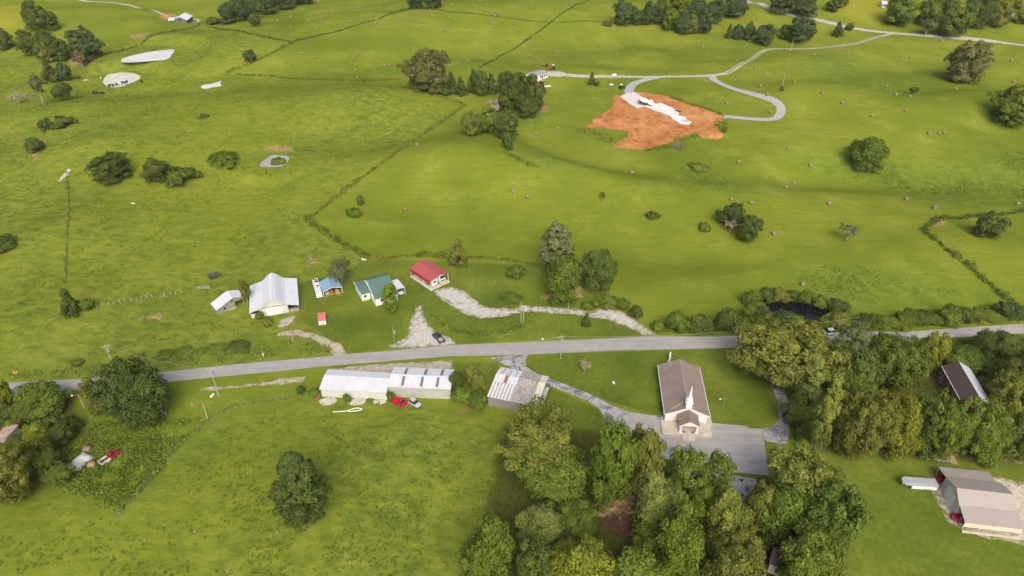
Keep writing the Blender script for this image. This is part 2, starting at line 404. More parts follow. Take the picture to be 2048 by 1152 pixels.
def gravel_mat(name, lo, hi, grass=0.5, tan=None):
    m, t, b = mat(name); p = pos(t); e = nd(t, 'Attribute', attribute_name='tint').outputs['Fac']
    f = nz(t, p, 1.1, 6, 0.7); st = nd(t, 'TexVoronoi', Vector=p, Scale=5.0).outputs['Color']
    sv = nd(t, 'SeparateColor', Color=st).outputs[0]
    c = ramp(t, op(t, 'ADD', op(t, 'MULTIPLY', f, 0.6), op(t, 'MULTIPLY', sv, 0.4)), [(0.3, lo), (0.7, hi)])
    if tan: c = mix(t, step(t, nz(t, p, 0.18, 4), 0.45, 0.65), c, tan)
    g = ramp(t, f, [(0.35, (0.08, 0.105, 0.02)), (0.65, (0.18, 0.19, 0.04))])
    k = op(t, 'SUBTRACT', op(t, 'ADD', nz(t, p, 0.7, 9, 0.75), grass * 0.22), op(t, 'MULTIPLY', op(t, 'MINIMUM', e, 2.0), 0.085))
    c = mix(t, op(t, 'MULTIPLY', step(t, k, 0.44, 0.68), 0.9), c, g)
    t.links.new(c, b.inputs['Base Color']); b.inputs['Roughness'].default_value = 0.95; b.inputs['Specular IOR Level'].default_value = 0.15
    bumpn(t, b, f, 0.5, 0.2); return m

def soil_mat():
    m, t, b = mat('red_clay'); p = pos(t)
    n = op(t, 'ADD', op(t, 'MULTIPLY', nz(t, p, 0.06, 6, 0.65, 0.6), 0.6), op(t, 'MULTIPLY', nz(t, pos(t, False, (1, 0.25, 1), 0.5), 0.45, 5, 0.65), 0.4))
    c = ramp(t, n, [(0.34, (0.26, 0.085, 0.030)), (0.46, (0.40, 0.165, 0.054)), (0.58, (0.47, 0.235, 0.090)), (0.70, (0.53, 0.33, 0.17))])
    c = mix(t, op(t, 'MULTIPLY', step(t, nz(t, p, 0.16, 7, 0.7, 1.0), 0.52, 0.62), 0.7), c, (0.25, 0.07, 0.022)); c = mix(t, op(t, 'MULTIPLY', step(t, nz(t, pos(t, False, (0.15, 1, 1), 0.9), 0.9, 4, 0.6), 0.55, 0.68), 0.35), c, (0.58, 0.36, 0.18))
    t.links.new(c, b.inputs['Base Color']); b.inputs['Roughness'].default_value = 0.95; b.inputs['Specular IOR Level'].default_value = 0.1
    bumpn(t, b, n, 0.9, 1.0); return m

def water_mat(name, col, rough=0.04):
    m, t, b = mat(name); p = pos(t)
    c = ramp(t, nz(t, p, 0.12, 4), [(0.35, tuple(x * 0.85 for x in col)), (0.65, col)])
    t.links.new(c, b.inputs['Base Color']); b.inputs['Roughness'].default_value = rough; b.inputs['IOR'].default_value = 1.33
    b.inputs['Specular IOR Level'].default_value = 1.0; bumpn(t, b, nz(t, p, 1.5, 3), 0.02, 0.05); return m

ROAD = asphalt_mat('road_asphalt', (0.245, 0.237, 0.227), (0.325, 0.315, 0.302), along=-0.06)
LOT = asphalt_mat('lot_asphalt', (0.275, 0.258, 0.245), (0.385, 0.363, 0.346), along=-0.05)
OLDTAR = asphalt_mat('old_cracked_tar', (0.30, 0.29, 0.29), (0.42, 0.40, 0.39), crack=0.30, seal=(0.10, 0.097, 0.115))
PALEGRAV = gravel_mat('pale_limestone_gravel', (0.34, 0.322, 0.30), (0.55, 0.522, 0.492), 0.45)
TANGRAV = gravel_mat('tan_gravel', (0.30, 0.255, 0.19), (0.48, 0.435, 0.365), 0.15)
LANEG = gravel_mat('lane_gravel', (0.34, 0.32, 0.285), (0.47, 0.445, 0.40), -0.1)
DARKLANE = gravel_mat('grey_lane', (0.30, 0.29, 0.285), (0.40, 0.385, 0.375), -0.6)
SITEG = gravel_mat('site_gravel', (0.50, 0.47, 0.45), (0.62, 0.58, 0.56), -2.0)
CONC = paint('concrete', (0.50, 0.45, 0.37), 0.85, 0.14, 0.6, dirt=(0.30, 0.25, 0.18), dirt_amt=0.4, spec=0.2)
CLAY = soil_mat()

ru = [(-420, 803), (-200, 784), (15, 766), (175, 757), (310, 746), (512, 725), (620, 716), (690, 709), (800, 700), (905, 690), (1024, 686), (1300, 673), (1500, 669), (1740, 664), (2048, 648), (2400, 629)]
rl = [(-420, 826), (-200, 805), (18, 786), (100, 783), (170, 780), (330, 765), (512, 747), (650, 733), (780, 722), (900, 713), (1050, 710), (1230, 701), (1490, 694), (1740, 685), (1898, 676), (2048, 667), (2400, 648)]
sheet('road', 'long grey two-lane country road crossing between barns and church', ru + rl[::-1], ROAD, 0.06, 0.10, 3.0, cat='road')
sheet('gravel_drive', 'pale rutted gravel drive from the red carport down to the road', [(905, 571), (930, 585), (960, 608), (985, 617), (1030, 618), (1045, 612), (1090, 613), (1150, 618), (1175, 622), (1200, 615), (1240, 622), (1262, 632), (1290, 655), (1314, 670), (1290, 671), (1255, 655), (1215, 640), (1185, 635), (1160, 630), (1100, 626), (1050, 624), (1010, 633), (960, 637), (935, 632), (905, 615), (885, 600), (866, 582)], PALEGRAV, 0.05, 0.5, 1.5, 0.5, cat='driveway')
sheet('gravel_drive', 'wide fan of pale gravel where the blue pickup stands beside the road', [(830, 611), (842, 611), (848, 630), (858, 650), (872, 664), (892, 671), (920, 687), (905, 690), (840, 695), (775, 699), (778, 691), (800, 683), (815, 668), (818, 650), (826, 628)], TANGRAV if False else PALEGRAV, 0.05, 0.7, 1.5, 0.5, cat='driveway')
sheet('gravel_track', 'thin worn gravel track curving from the white barn to the road', [(553, 672), (556, 664), (600, 660), (640, 671), (680, 688), (694, 708), (668, 711), (652, 692), (620, 677), (585, 671)], TANGRAV, 0.05, 0.6, 1.5, 0.5, cat='track')
sheet('gravel_pad', 'small tan gravel pad on the grass in front of the white barn', [(556, 652), (562, 640), (578, 633), (591, 633), (588, 643), (572, 654), (560, 656)], TANGRAV, 0.07, 0.3, 1.5, 0.5, cat='gravel pad')
sheet('gravel_apron', 'tan stony strip between the road and the long white sheds', [(655, 738), (700, 734), (785, 727), (905, 720), (905, 738), (790, 745), (660, 750)], TANGRAV, 0.05, 0.5, 1.5, 0.5, cat='gravel')
sheet('dirt_strip', 'thin tan dirt strip on the verge left of the long sheds', [(395, 779), (470, 771), (530, 765), (575, 756), (612, 753), (606, 763), (560, 768), (500, 773), (440, 780)], TANGRAV, 0.05, 0.7, 1.5, 0.5, cat='bare soil')
sheet('cracked_driveway', 'cracked sealed asphalt driveway curving past the rusty barn to church', [(980, 716), (1056, 709), (1050, 721), (1052, 734), (1075, 748), (1120, 765), (1180, 788), (1225, 812), (1268, 827), (1268, 862), (1225, 858), (1210, 835), (1195, 815), (1175, 802), (1130, 783), (1080, 765), (1030, 742), (1005, 727)], OLDTAR, 0.05, 0.12, 2, 0.8, cat='driveway')
sheet('parking_lot', 'smooth grey asphalt parking lot around the church porch', [(1262, 824), (1300, 831), (1325, 832), (1420, 846), (1490, 852), (1500, 857), (1524, 858), (1531, 900), (1538, 951), (1470, 945), (1380, 928), (1260, 905), (1215, 850)], LOT, 0.068, 0.08, 2, 1, cat='parking lot')
sheet('cracked_driveway', 'cracked asphalt loop driveway under the big olive tree by church', [(1524, 858), (1544, 853), (1558, 838), (1556, 805), (1540, 770), (1518, 742), (1500, 715), (1484, 690), (1526, 688), (1522, 715), (1542, 748), (1564, 778), (1578, 805), (1583, 832), (1577, 862), (1574, 888), (1531, 883)], OLDTAR, 0.05, 0.12, 2, 0.8, cat='driveway')
sheet('gravel_track', 'two pale wheel ruts leaving the cracked loop driveway southward', [(1552, 886), (1560, 886), (1566, 915), (1563, 925), (1556, 922)], PALEGRAV, 0.05, 0.15, 1, 0.4, cat='track')
sheet('asphalt_drive', 'shaded grey drive running through the woods below the parking lot', [(1455, 950), (1512, 958), (1530, 1010), (1565, 1080), (1520, 1110), (1440, 1060), (1420, 1030), (1440, 985)], LOT, 0.05, 0.25, 2, 0.8, cat='driveway')
sheet('clay_site', 'cleared construction site of bare orange clay in the meadow', [(1227, 190), (1241, 191), (1262, 183), (1285, 185), (1330, 191), (1370, 205), (1400, 214), (1447, 232), (1455, 234), (1432, 250), (1437, 262), (1433, 272), (1412, 277), (1400, 264), (1368, 272), (1345, 283), (1300, 296), (1285, 300), (1226, 294), (1235, 285), (1250, 275), (1258, 262), (1235, 260), (1190, 254), (1165, 262), (1190, 238), (1222, 218), (1228, 205)], CLAY, 0.06, 1.2, 3, 1, cat='bare soil', jscale=0.2)
sheet('gravel_pad', 'pale grey gravel pad at the head of the orange clay site', [(1240, 194), (1254, 185), (1268, 184), (1282, 193), (1297, 202), (1292, 213), (1275, 217), (1262, 210)], SITEG, 0.10, 0.4, 3, 1, cat='gravel pad')
sheet('farm_lane', 'pale gravel lane from the mobile home to the far road', strip([(1084, 147), (1105, 147), (1140, 151), (1225, 153), (1310, 154), (1420, 151), (1460, 143), (1490, 125), (1520, 106), (1550, 98), (1650, 95), (1720, 85), (1765, 72), (1786, 66)], 1.6), LANEG, 0.07, 0.15, 4, 1.2, world=True, cat='lane')
sheet('grass_strip', 'grass strip between the wheel tracks of the pale far lane', strip([(1452, 145.5), (1460, 143), (1490, 125), (1520, 106), (1550, 98), (1650, 95), (1720, 85), (1762, 73)], .42), gravel_mat('lane_grass', (0.14, 0.16, 0.03), (0.20, 0.21, 0.05), 3.0), 0.09, 0.15, 4, 1.2, world=True, cat='grass')
sheet('farm_lane', 'narrow grey lane looping round the meadow to the clay site', strip([(1422, 152), (1430, 161), (1460, 175), (1520, 192), (1550, 203), (1562, 218), (1553, 236), (1520, 239), (1448, 233)], 2.0), DARKLANE, 0.09, 0.12, 4, 1.2, world=True, cat='lane')
sheet('farm_lane', 'short grey spur bending from the pale lane down to the clay site', strip([(1316, 154), (1290, 160), (1266, 169), (1256, 186)], 2.3), DARKLANE, 0.11, 0.12, 4, 1.2, world=True, cat='lane')
sheet('farm_lane', 'thin pale lane winding to the far white-roofed house', strip([(140, -12), (175, 3), (230, 6), (270, 14), (320, 26), (350, 33), (372, 39)], 1.7), LANEG, 0.08, 0.15, 4, 1.2, world=True, cat='lane')
sheet('driveway', 'pale concrete loop beside the far white-roofed house', strip([(372, 39), (393, 39), (397, 43), (388, 46), (376, 46)], 1.2), LANEG, 0.1, 0.1, 3, 1, world=True, cat='driveway')
sheet('far_road', 'straight pale road crossing the far end of the valley', strip([(1470, -10), (1500, 6), (1536, 15), (1600, 33), (1700, 55), (1780, 66), (1890, 74), (2048, 91), (2200, 106)], 2.8), LANEG, 0.09, 0.12, 5, 1.5, world=True, cat='road')
sheet('gravel_yard', 'pale stony yard strip around the tan garage', [(1852, 948), (1880, 950), (2000, 955), (2100, 975), (2100, 1100), (1980, 1078), (1925, 1062), (1893, 1040), (1872, 1000)], gravel_mat('yard_gravel', (0.38, 0.34, 0.28), (0.58, 0.53, 0.46), 0.6), 0.05, 0.4, 1.5, 0.6, cat='gravel')
sheet('gravel_yard', 'patch of pale gravel beside the white mobile home', [(1096, 143), (1120, 143), (1140, 150), (1120, 154), (1090, 152)], LANEG, 0.06, 0.4, 3, 1, cat='gravel')
MUDDY_SKY = water_mat('milky_sky_water', (0.66, 0.65, 0.58), 0.06); DARKW = water_mat('dark_pond_water', (0.008, 0.009, 0.010), 0.02)  # milky colour: pale muddy water plus white sky reflection painted in
def pond(label, px, m, i, jit=0.5, lift=0.05):
    q = wpoly(px)
    for _ in range(2): q = np.stack([q * .75 + np.roll(q, -1, 0) * .25, q * .25 + np.roll(q, -1, 0) * .75], 1).reshape(-1, 2)
    sheet('pond', label, q, m, 0, jit, 4, 1.0, world=True, level=PF[i][4] + lift, cat='pond', jscale=0.25)
pond('upper of two milky stock ponds, long and pointed', [(240, 122), (250, 115), (275, 109), (300, 104), (340, 99), (350, 100), (346, 108), (340, 116), (330, 121), (300, 128), (280, 130), (247, 131)], MUDDY_SKY, 0, lift=0.16)
pond('lower rounded milky stock pond with cattle standing in it', [(205, 168), (208, 156), (217, 147), (235, 144), (262, 145), (279, 151), (283, 157), (266, 165), (242, 174), (217, 175)], MUDDY_SKY, 1)
pond('dark shaded pond ringed by bushes beside the road', [(1528, 608), (1545, 604), (1580, 601), (1600, 605), (1640, 613), (1662, 622), (1645, 632), (1636, 642), (1610, 638), (1585, 630), (1540, 626)], DARKW, 2)
pond('small muddy pond with a weedy islet in the pasture', [(514, 334), (526, 322), (540, 310), (556, 310), (575, 313), (579, 318), (575, 326), (561, 334), (535, 335)], water_mat('mud_water', (0.40, 0.36, 0.31), 0.15), 3)
pond('shallow reedy pool glinting in the upper pasture', [(400, 176), (404, 170), (420, 168), (446, 160), (442, 166), (444, 172), (425, 175), (410, 178)], MUDDY_SKY, 4, 1.2)
# ------------------------------------------------------------------ vegetation
def leaf_mat():
    m, t, b = mat('leaves'); t.nodes.remove(b); out = t.nodes['Material Output']
    oc = nd(t, 'ObjectInfo').outputs['Color']; ti = nd(t, 'Attribute', attribute_name='tint').outputs['Fac']
    k = nd(t, 'MapRange'); t.links.new(ti, k.inputs[0]); k.inputs[3].default_value = 0.66; k.inputs[4].default_value = 1.4
    c = mix(t, 1.0, oc, nd(t, 'CombineColor', Red=k.outputs[0], Green=k.outputs[0], Blue=k.outputs[0]).outputs[0], 'MULTIPLY')
    c = mix(t, op(t, 'MULTIPLY', step(t, ti, 0.55, 1.0), 0.25), c, mix(t, 1.0, c, (1.35, 1.12, 0.7), 'MULTIPLY'))
    d = nd(t, 'BsdfDiffuse', Color=c); tr = nd(t, 'BsdfTranslucent', Color=mix(t, 1.0, c, (1.25, 1.25, 0.55), 'MULTIPLY'))
    gl = nd(t, 'BsdfGlossy', Roughness=0.55, Color=(0.9, 0.95, 1.0, 1))
    s1 = nd(t, 'MixShader'); s1.inputs[0].default_value = 0.28; t.links.new(d.outputs[0], s1.inputs[1]); t.links.new(tr.outputs[0], s1.inputs[2])
    s2 = nd(t, 'MixShader'); s2.inputs[0].default_value = 0.006; t.links.new(s1.outputs[0], s2.inputs[1]); t.links.new(gl.outputs[0], s2.inputs[2])
    t.links.new(s2.outputs[0], out.inputs['Surface']); return m
LEAF = leaf_mat()
BARK = paint('bark', (0.13, 0.105, 0.085), 0.9, 0.35, 3, spec=0.1, bump=0.4)
PALEBARK = paint('weathered_branch', (0.36, 0.33, 0.30), 0.9, 0.25, 3, spec=0.1, bump=0.3)

def leaves(c, nrm, size, rng, tint, squash=1.0):
    """quads of about the given half-size at points c facing roughly nrm"""
    n = len(c); nrm = nrm / (np.linalg.norm(nrm, axis=1)[:, None] + 1e-9)
    a = rng.normal(size=(n, 3)); e = np.cross(nrm, a); e /= np.linalg.norm(e, axis=1)[:, None] + 1e-9; g = np.cross(nrm, e)
    s = (size * rng.uniform(0.6, 1.4, n))[:, None]; q = rng.uniform(0.45, 0.85, n)[:, None]
    v = np.stack([c - e * s, c + g * s * q + e * s * 0.1, c + e * s, c - g * s * q - e * s * 0.1], 1).reshape(-1, 3)
    return v, np.arange(4 * n).reshape(n, 4), np.repeat(tint, 4)

def crown(kind, seed):
    """leaf clumps of a crown with radius 1; returns mesh arrays, total height, clump centres"""
    rng = np.random.default_rng(seed)
    P = dict(oval=(190, 130, .036, (.12, .22), 2.5, .03), oak=(120, 160, .040, (.17, .31), 1.9, .07), big=(330, 105, .030, (.12, .21), 1.7, .06), round=(85, 120, .055, (.18, .30), 1.9, .04), tall=(100, 110, .055, (.17, .28), 3.0, .06),
             cedar=(95, 90, .05, (.12, .24), 2.4, .04), loose=(75, 140, .034, (.14, .26), 2.1, .18), bush=(46, 150, .055, (.22, .38), 1.25, .0), mound=(34, 140, .055, (.18, .32), .62, .0), pine=(80, 110, .05, (.14, .26), 2.9, .16), thin=(34, 40, .05, (.15, .25), 1.8, .2))[kind]
    ncl, nl, ls, (c0, c1), hN, z0 = P; zb = z0 * hN; a = (hN - zb) / 2; zc = zb + a
    ph = rng.uniform(0, 6.28, (5, 1)); kv = rng.normal(size=(5, 3)) * 1.9; am = rng.uniform(.05, .13, (5, 1))
    cs, rs = [], []
    while len(cs) < ncl:
        d = rng.normal(size=3); d /= np.linalg.norm(d)
        if kind in ('cedar', 'pine', 'tall', 'oval'):
            h = rng.uniform(0, 1) ** (1.25 if kind == 'cedar' else 1.0)
            if kind == 'cedar': rad = (1 - h) ** .75 * .95 + .05
            elif kind == 'pine': rad = (.35 + .65 * abs(math.sin(h * 15))) * (1 - h) ** .5 * min(1, .5 + h * 2)
            elif kind == 'oval': rad = min(1, .72 + h * 1.1) * (1 - max(0, h - .3) / .7) ** .6
            else: rad = min(1, .55 + h * 1.3) * (1 - max(0, h - .25) / .75) ** .45
            ang = rng.uniform(0, 6.28); k = 1 + float((am * np.cos(ph + 2 * ang + 3 * h)).sum()) * 1.3
            rr = rad * k * (1 - .22) * (rng.uniform(.25, 1) ** .5); p = np.array([rr * math.cos(ang), rr * math.sin(ang), zb + .12 * hN * (kind != 'cedar') + h * (hN - zb) * .86])
            r = rng.uniform(c0, c1) * (1.15 - .5 * h)
        else:
            if d[2] < -.85: continue
            if kind in ('oak', 'big', 'round') and len(cs) % 6 == 0:
                ang = rng.uniform(0, 6.28); rr = rng.uniform(.3, .78); cs.append(np.array([rr * math.cos(ang), rr * math.sin(ang), hN * rng.uniform(.10, .30)])); rs.append(rng.uniform(c0, c1)); continue
            k = 1 + float((am * np.cos(ph + (kv @ d)[:, None])).sum()) * 1.5
            r = rng.uniform(c0, c1); f = rng.uniform(.12 if len(cs) % 4 == 0 else .4, 1) ** .55
            q = (1 - r * .8) * f * k
            p = np.array([d[0] * q, d[1] * q, zc + d[2] * q * a * (1 if d[2] > 0 else .92)])
        cs.append(p); rs.append(r)
    cs = np.array(cs); rs = np.array(rs)
    V, F, T = [], [], []; base = 0; ctr = np.array([0, 0, zc - .25 * a])
    for p, r in zip(cs, rs):
        n = int(nl * rng.uniform(.7, 1.25)); d = rng.normal(size=(n * 2, 3)); d /= np.linalg.norm(d, axis=1)[:, None]; d = d[d[:, 2] > -.45][:n]; n = len(d)
        c = p + d * (r * rng.uniform(.62, 1.12, n))[:, None] * np.array([1, 1, .8]); o = p - ctr; o = o / (np.linalg.norm(o) + 1e-9)
        tint = np.clip(rng.uniform(.2, .8) + rng.normal(0, .14, n) + .12 * d[:, 2], 0, 1)
        c[:, 2] = np.maximum(c[:, 2], .02)
        v, f, tt = leaves(c, d * .8 + o * .45 + rng.normal(size=(n, 3)) * .45 + np.array([0, 0, .25]), ls * rng.uniform(.7, 1.35), rng, tint)
        V.append(v); F.append(f + base); T.append(tt); base += len(v)
    return np.vstack(V), np.vstack(F), np.concatenate(T), hN, cs, zb

def trunk_mesh(name, cs, hN, zb, rng, rad, m, limbs=7):
    mb = MB(); z1 = zb + (hN - zb) * .55; bend = rng.normal(size=2) * .04; pts = [Vector((0, 0, -.03)), Vector((bend[0], bend[1], z1 * .5)), Vector((bend[0] * 1.5, bend[1] * 1.5, z1))]
    mb.cyl(pts[0], pts[1], rad, rad * .72, 8); mb.cyl(pts[1], pts[2], rad * .72, rad * .32, 8)
    for i in rng.choice(len(cs), min(limbs, len(cs)), replace=False):
        t = rng.uniform(.35, .95); s = pts[1].lerp(pts[2], t) if zb > 0 else pts[0].lerp(pts[2], t * .6)
        e = Vector(cs[i]); mid = s.lerp(e, .55) + Vector((0, 0, -.04)); mb.cyl(s, mid, rad * .34, rad * .22, 6); mb.cyl(mid, e, rad * .22, rad * .06, 5)
    return mb.mesh(name, m, True)

PROTO = {}
def proto(kind, k):
    if (kind, k) not in PROTO:
        v, f, tt, hN, cs, zb = crown(kind, 101 * k + sum(map(ord, kind)))
        rng = np.random.default_rng(k + 5)
        cm = mesh_np('crown', v, f, LEAF, tt)
        tmx = trunk_mesh('trunk', cs, hN, zb, rng, {'big': .055, 'cedar': .06, 'bush': .04, 'mound': .03}.get(kind, .065), PALEBARK if kind in ('loose', 'thin') else BARK, 12 if kind in ('loose', 'thin', 'big') else 7)
        PROTO[(kind, k)] = (cm, tmx, hN, zb / hN)
    return PROTO[(kind, k)]
NV = dict(oval=1, oak=4, big=3, round=3, tall=2, cedar=3, loose=3, bush=4, mound=3, pine=2, thin=1)
TINT = dict(q=(.120, .162, .018), s=(.165, .215, .030), m=(.122, .170, .025), o=(.168, .185, .034), d=(.090, .124, .026), y=(.190, .216, .026), b=(.126, .180, .022), g=(.136, .160, .062), w=(.155, .154, .050), p=(.192, .225, .050), r=(.22, .14, .075), k=(.32, .27, .22), f=(.078, .112, .038))
CNT = [0]
def solve(b, z0):
    u0, v0, u1, v1 = b; um, vm = (u0 + u1) / 2, (v0 + v1) / 2; hc = 3.0
    for _ in range(7):
        d = ray(um, vm); z = hc
        for _ in range(14):
            t = (z - CH) / d[2]; z = .4 * z + .6 * (float(H(d[0] * t, d[1] * t)) + hc)
        p = np.array([d[0] * t, d[1] * t, z]); D = depth(p); dl = math.atan2(CH - z, math.hypot(p[0], p[1]))
        r = (u1 - u0) / 2 * D / FPX; s = (v1 - v0) / 2 * D / FPX
        a = math.sqrt(max(s * s - (r * math.sin(dl)) ** 2, ((.28 if z0 > 0 else .13) * r) ** 2)) / math.cos(dl); h = 2 * a / (1 - z0); hc = z0 * h + a
    return p[0], p[1], r, h

def plant(b, kind, tint, label, group=None, name=None):
    CNT[0] += 1; rng = random.Random(CNT[0] * 7 + 1); k = rng.randrange(NV[kind]); cm, tmx, hN, z0 = proto(kind, k)
    x, y, r, h = solve(b, z0)
    shrub = kind in ('bush', 'mound')
    name = name or ('bush' if shrub else {'cedar': 'cedar_tree', 'pine': 'pine_tree'}.get(kind, 'tree'))
    o = thing(name, label, 'bush' if shrub else 'tree', (x, y, float(H(x, y)) - .05), rng.uniform(0, 6.28), group)
    c = link('foliage' if shrub else 'crown', cm, o); s = link('stem' if shrub else 'trunk', tmx, o)
    c.scale = s.scale = (r * rng.uniform(.94, 1.08), r * rng.uniform(.86, 1.04), h / hN); j = rng.uniform(.88, 1.12); jj = rng.uniform(.94, 1.06)
    c.color = (*(q * j * (jj if i == 0 else 1) for i, q in enumerate(TINT[tint])), 1)
    return o

ORD = 'first second third fourth fifth sixth seventh eighth ninth tenth eleventh twelfth thirteenth fourteenth fifteenth sixteenth seventeenth eighteenth nineteenth twentieth'.split()
def ordn(i):
    if i < 20: return ORD[i]
    t = {2: 'twenty', 3: 'thirty', 4: 'forty', 5: 'fifty', 6: 'sixty'}[(i + 1) // 10]; k = (i + 1) % 10
    return t + '-' + ORD[k - 1] if k else {2: 'twentieth', 3: 'thirtieth', 4: 'fortieth', 5: 'fiftieth', 6: 'sixtieth'}[(i + 1) // 10]

def grove(group, phrase, items, noun='tree'):
    """trees of one stand, told apart by colour and by place counted across the stand"""
    word = dict(m='mid-green', o='olive', d='dark green', y='yellow-green', b='bright green', g='grey-green', w='brownish', p='pale green', r='rusty', k='bare grey', f='blue-green')
    for i, (b, kind, ti) in enumerate(sorted(items, key=lambda q: q[0][0] + q[0][2])):
        plant(b, kind, ti, f'{word[ti]} {noun}, {ordn(i)} from the left {phrase}', group)

# single trees that stand alone
for b, k, ti, lab in [
    ((805, 105, 905, 180), 'big', 'w', 'huge spreading oak at the corner of the far hayfield'),
    ((1898, 86, 1984, 160), 'big', 'w', 'big rounded brownish oak alone in the upper right meadow'),
    ((1988, 174, 2075, 245), 'big', 'm', 'large leaning green tree at the right edge of the meadow'),
    ((1700, 274, 1775, 336), 'oak', 'm', 'spreading tree with a visible trunk in the weedy swale'),
    ((1675, 442, 1724, 479), 'thin', 'g', 'small half-bare grey-green tree in the meadow above the road'),
    ((1954, 424, 2008, 474), 'round', 'd', 'dense dark rounded tree inside the right fence corner'),
    ((1070, 443, 1156, 548), 'tall', 'g', 'tall grey-green poplar behind the gravel drive'),
    ((1088, 512, 1163, 604), 'oak', 'm', 'full green maple in front of the tall poplar'),
    ((1159, 490, 1235, 575), 'oak', 'd', 'dark green oak just right of the tall poplar'),
    ((889, 469, 941, 528), 'cedar', 'o', 'pointed olive tree in the hedge behind the red carport'),
    ((654, 513, 706, 562), 'loose', 'g', 'round twiggy tree behind the blue-roofed shed'),
    ((757, 566, 802, 624), 'tall', 'b', 'vine-covered tree standing before the green-roofed house'),
    ((109, 568, 157, 628), 'cedar', 'd', 'dark cedar at the end of the white-post fence'),
    ((194, 724, 330, 850), 'big', 'd', 'very large dark oak hiding part of the road'),
    ((166, 748, 220, 826), 'oak', 'o', 'lighter tree half behind the very large dark oak'),
    ((28, 762, 130, 838), 'oak', 'm', 'broad pale-topped tree below the left end of the road'),
    ((-22, 752, 20, 826), 'oak', 'y', 'yellow-green tree cut by the left frame edge below the road'),
    ((530, 894, 664, 1060), 'oval', 'd', 'single dark oak standing alone in the near pasture'),
    ((1494, 634, 1676, 776), 'big', 'o', 'huge olive oak overhanging the road and loop driveway'),
    ((1474, 704, 1536, 752), 'oak', 'b', 'bright green low tree at the corner of the church lawn'),
    ((1158, 716, 1182, 742), 'thin', 'k', 'small leafless sapling on the church lawn'),
    ((1174, 141, 1194, 168), 'cedar', 'd', 'small dark cedar beside the far gravel lane'),
    ((1664, 40, 1692, 70), 'cedar', 'd', 'dark pointed cedar beside the far road'),
    ((1692, 46, 1708, 60), 'round', 'd', 'tiny dark tree beside the pointed cedar on the far road'),
    ((486, 98, 511, 121), 'round', 'd', 'small round tree where the two far brush lines meet'),
    ((496, 27, 521, 51), 'round', 'd', 'small dark tree alone below the far left woodlot'),
    ((176, 305, 263, 362), 'big', 'd', 'low wide dark tree in the left pasture, larger of a pair'),
    ((281, 316, 337, 362), 'oak', 'd', 'smaller dark tree right of the low wide one in the pasture'),
    ((1198, 381, 1213, 399), 'thin', 'd', 'thin sapling alone on the mown ridge'),
    ((711, 388, 729, 409), 'round', 'd', 'small egg-shaped dark tree in the hayfield corner'),
    ((1162, 621, 1184, 652), 'cedar', 'd', 'small dark conifer at the bend of the gravel drive'),
    ((1002, 264, 1029, 297), 'round', 'd', 'small tree just below the grove left of the clay site'),
    ((1560, 172, 1568, 182), 'bush', 'd', 'tiny bush at the foot of the far meadow pole'),
    ((1188, 162, 1201, 172), 'bush', 'd', 'low bush at the foot of the small lane-side cedar'),
    ((1292, 423, 1321, 439), 'mound', 'd', 'flat dark shrub in the middle of the hayfield'),
    ((1392, 444, 1422, 463), 'mound', 'm', 'flat green shrub near the hayfield thicket'),
    ((692, 417, 723, 435), 'mound', 'b', 'low weedy clump below the egg-shaped tree'),
    ((1011, 527, 1047, 559), 'bush', 'm', 'rounded bush on the lawn left of the poplar'),
    ((999, 582, 1047, 610), 'bush', 'm', 'wide leafy bush on the upper edge of the gravel drive'),
    ((154, 596, 191, 622), 'bush', 'b', 'bright bush beside the dark fence-end cedar'),
    ((-30, 470, 34, 500), 'bush', 'd', 'dark bush over white stones at the left frame edge'),
    ((323, 334, 393, 371), 'mound', 'd', 'long low thorny scrub right of the paired pasture trees'),
    ((46, 273, 87, 305), 'bush', 'd', 'dark bush above the orange washout in the left pasture'),
    ((1819, 173, 1838, 188), 'bush', 'd', 'dark little bush in the upper right meadow'),
    ((1358, 283, 1372, 300), 'thin', 'r', 'dead brown brush heap at the lower rim of the clay site'),
    ((779, 802 - 20, 790, 808 - 12), 'bush', 'b', 'bright bush between the two long white sheds'),
    ((1340, 284, 1300, 300), 'mound', 'm', None),
    ((412, 308, 494, 326), 'mound', 'b', 'long bed of tall weeds beside the small muddy pond'),
    ((541, 315, 573, 329), 'mound', 'b', 'weedy islet in the small muddy pond'),
    ((395, 228, 422, 235), 'mound', 'd', 'dark flat shrub on the pasture ridge'),
    ((1368, 325, 1422, 342), 'mound', 'o', 'brown-green flat scrub below the clay site'),
    ((508, 622, 528, 640), 'bush', 'o', 'shrub at the left front corner of the white barn'),
    ((522, 632, 545, 652), 'bush', 'o', 'flowering shrub in front of the white barn doors'),
    ((474, 552, 502, 604), 'loose', 'o', 'viny tree between the grey shed and the white barn'),
    ((1442, 252, 1456, 266), 'bush', 'm', 'weedy bush on the right rim of the clay site'),
]:
    if lab: plant(b, k, ti, lab)

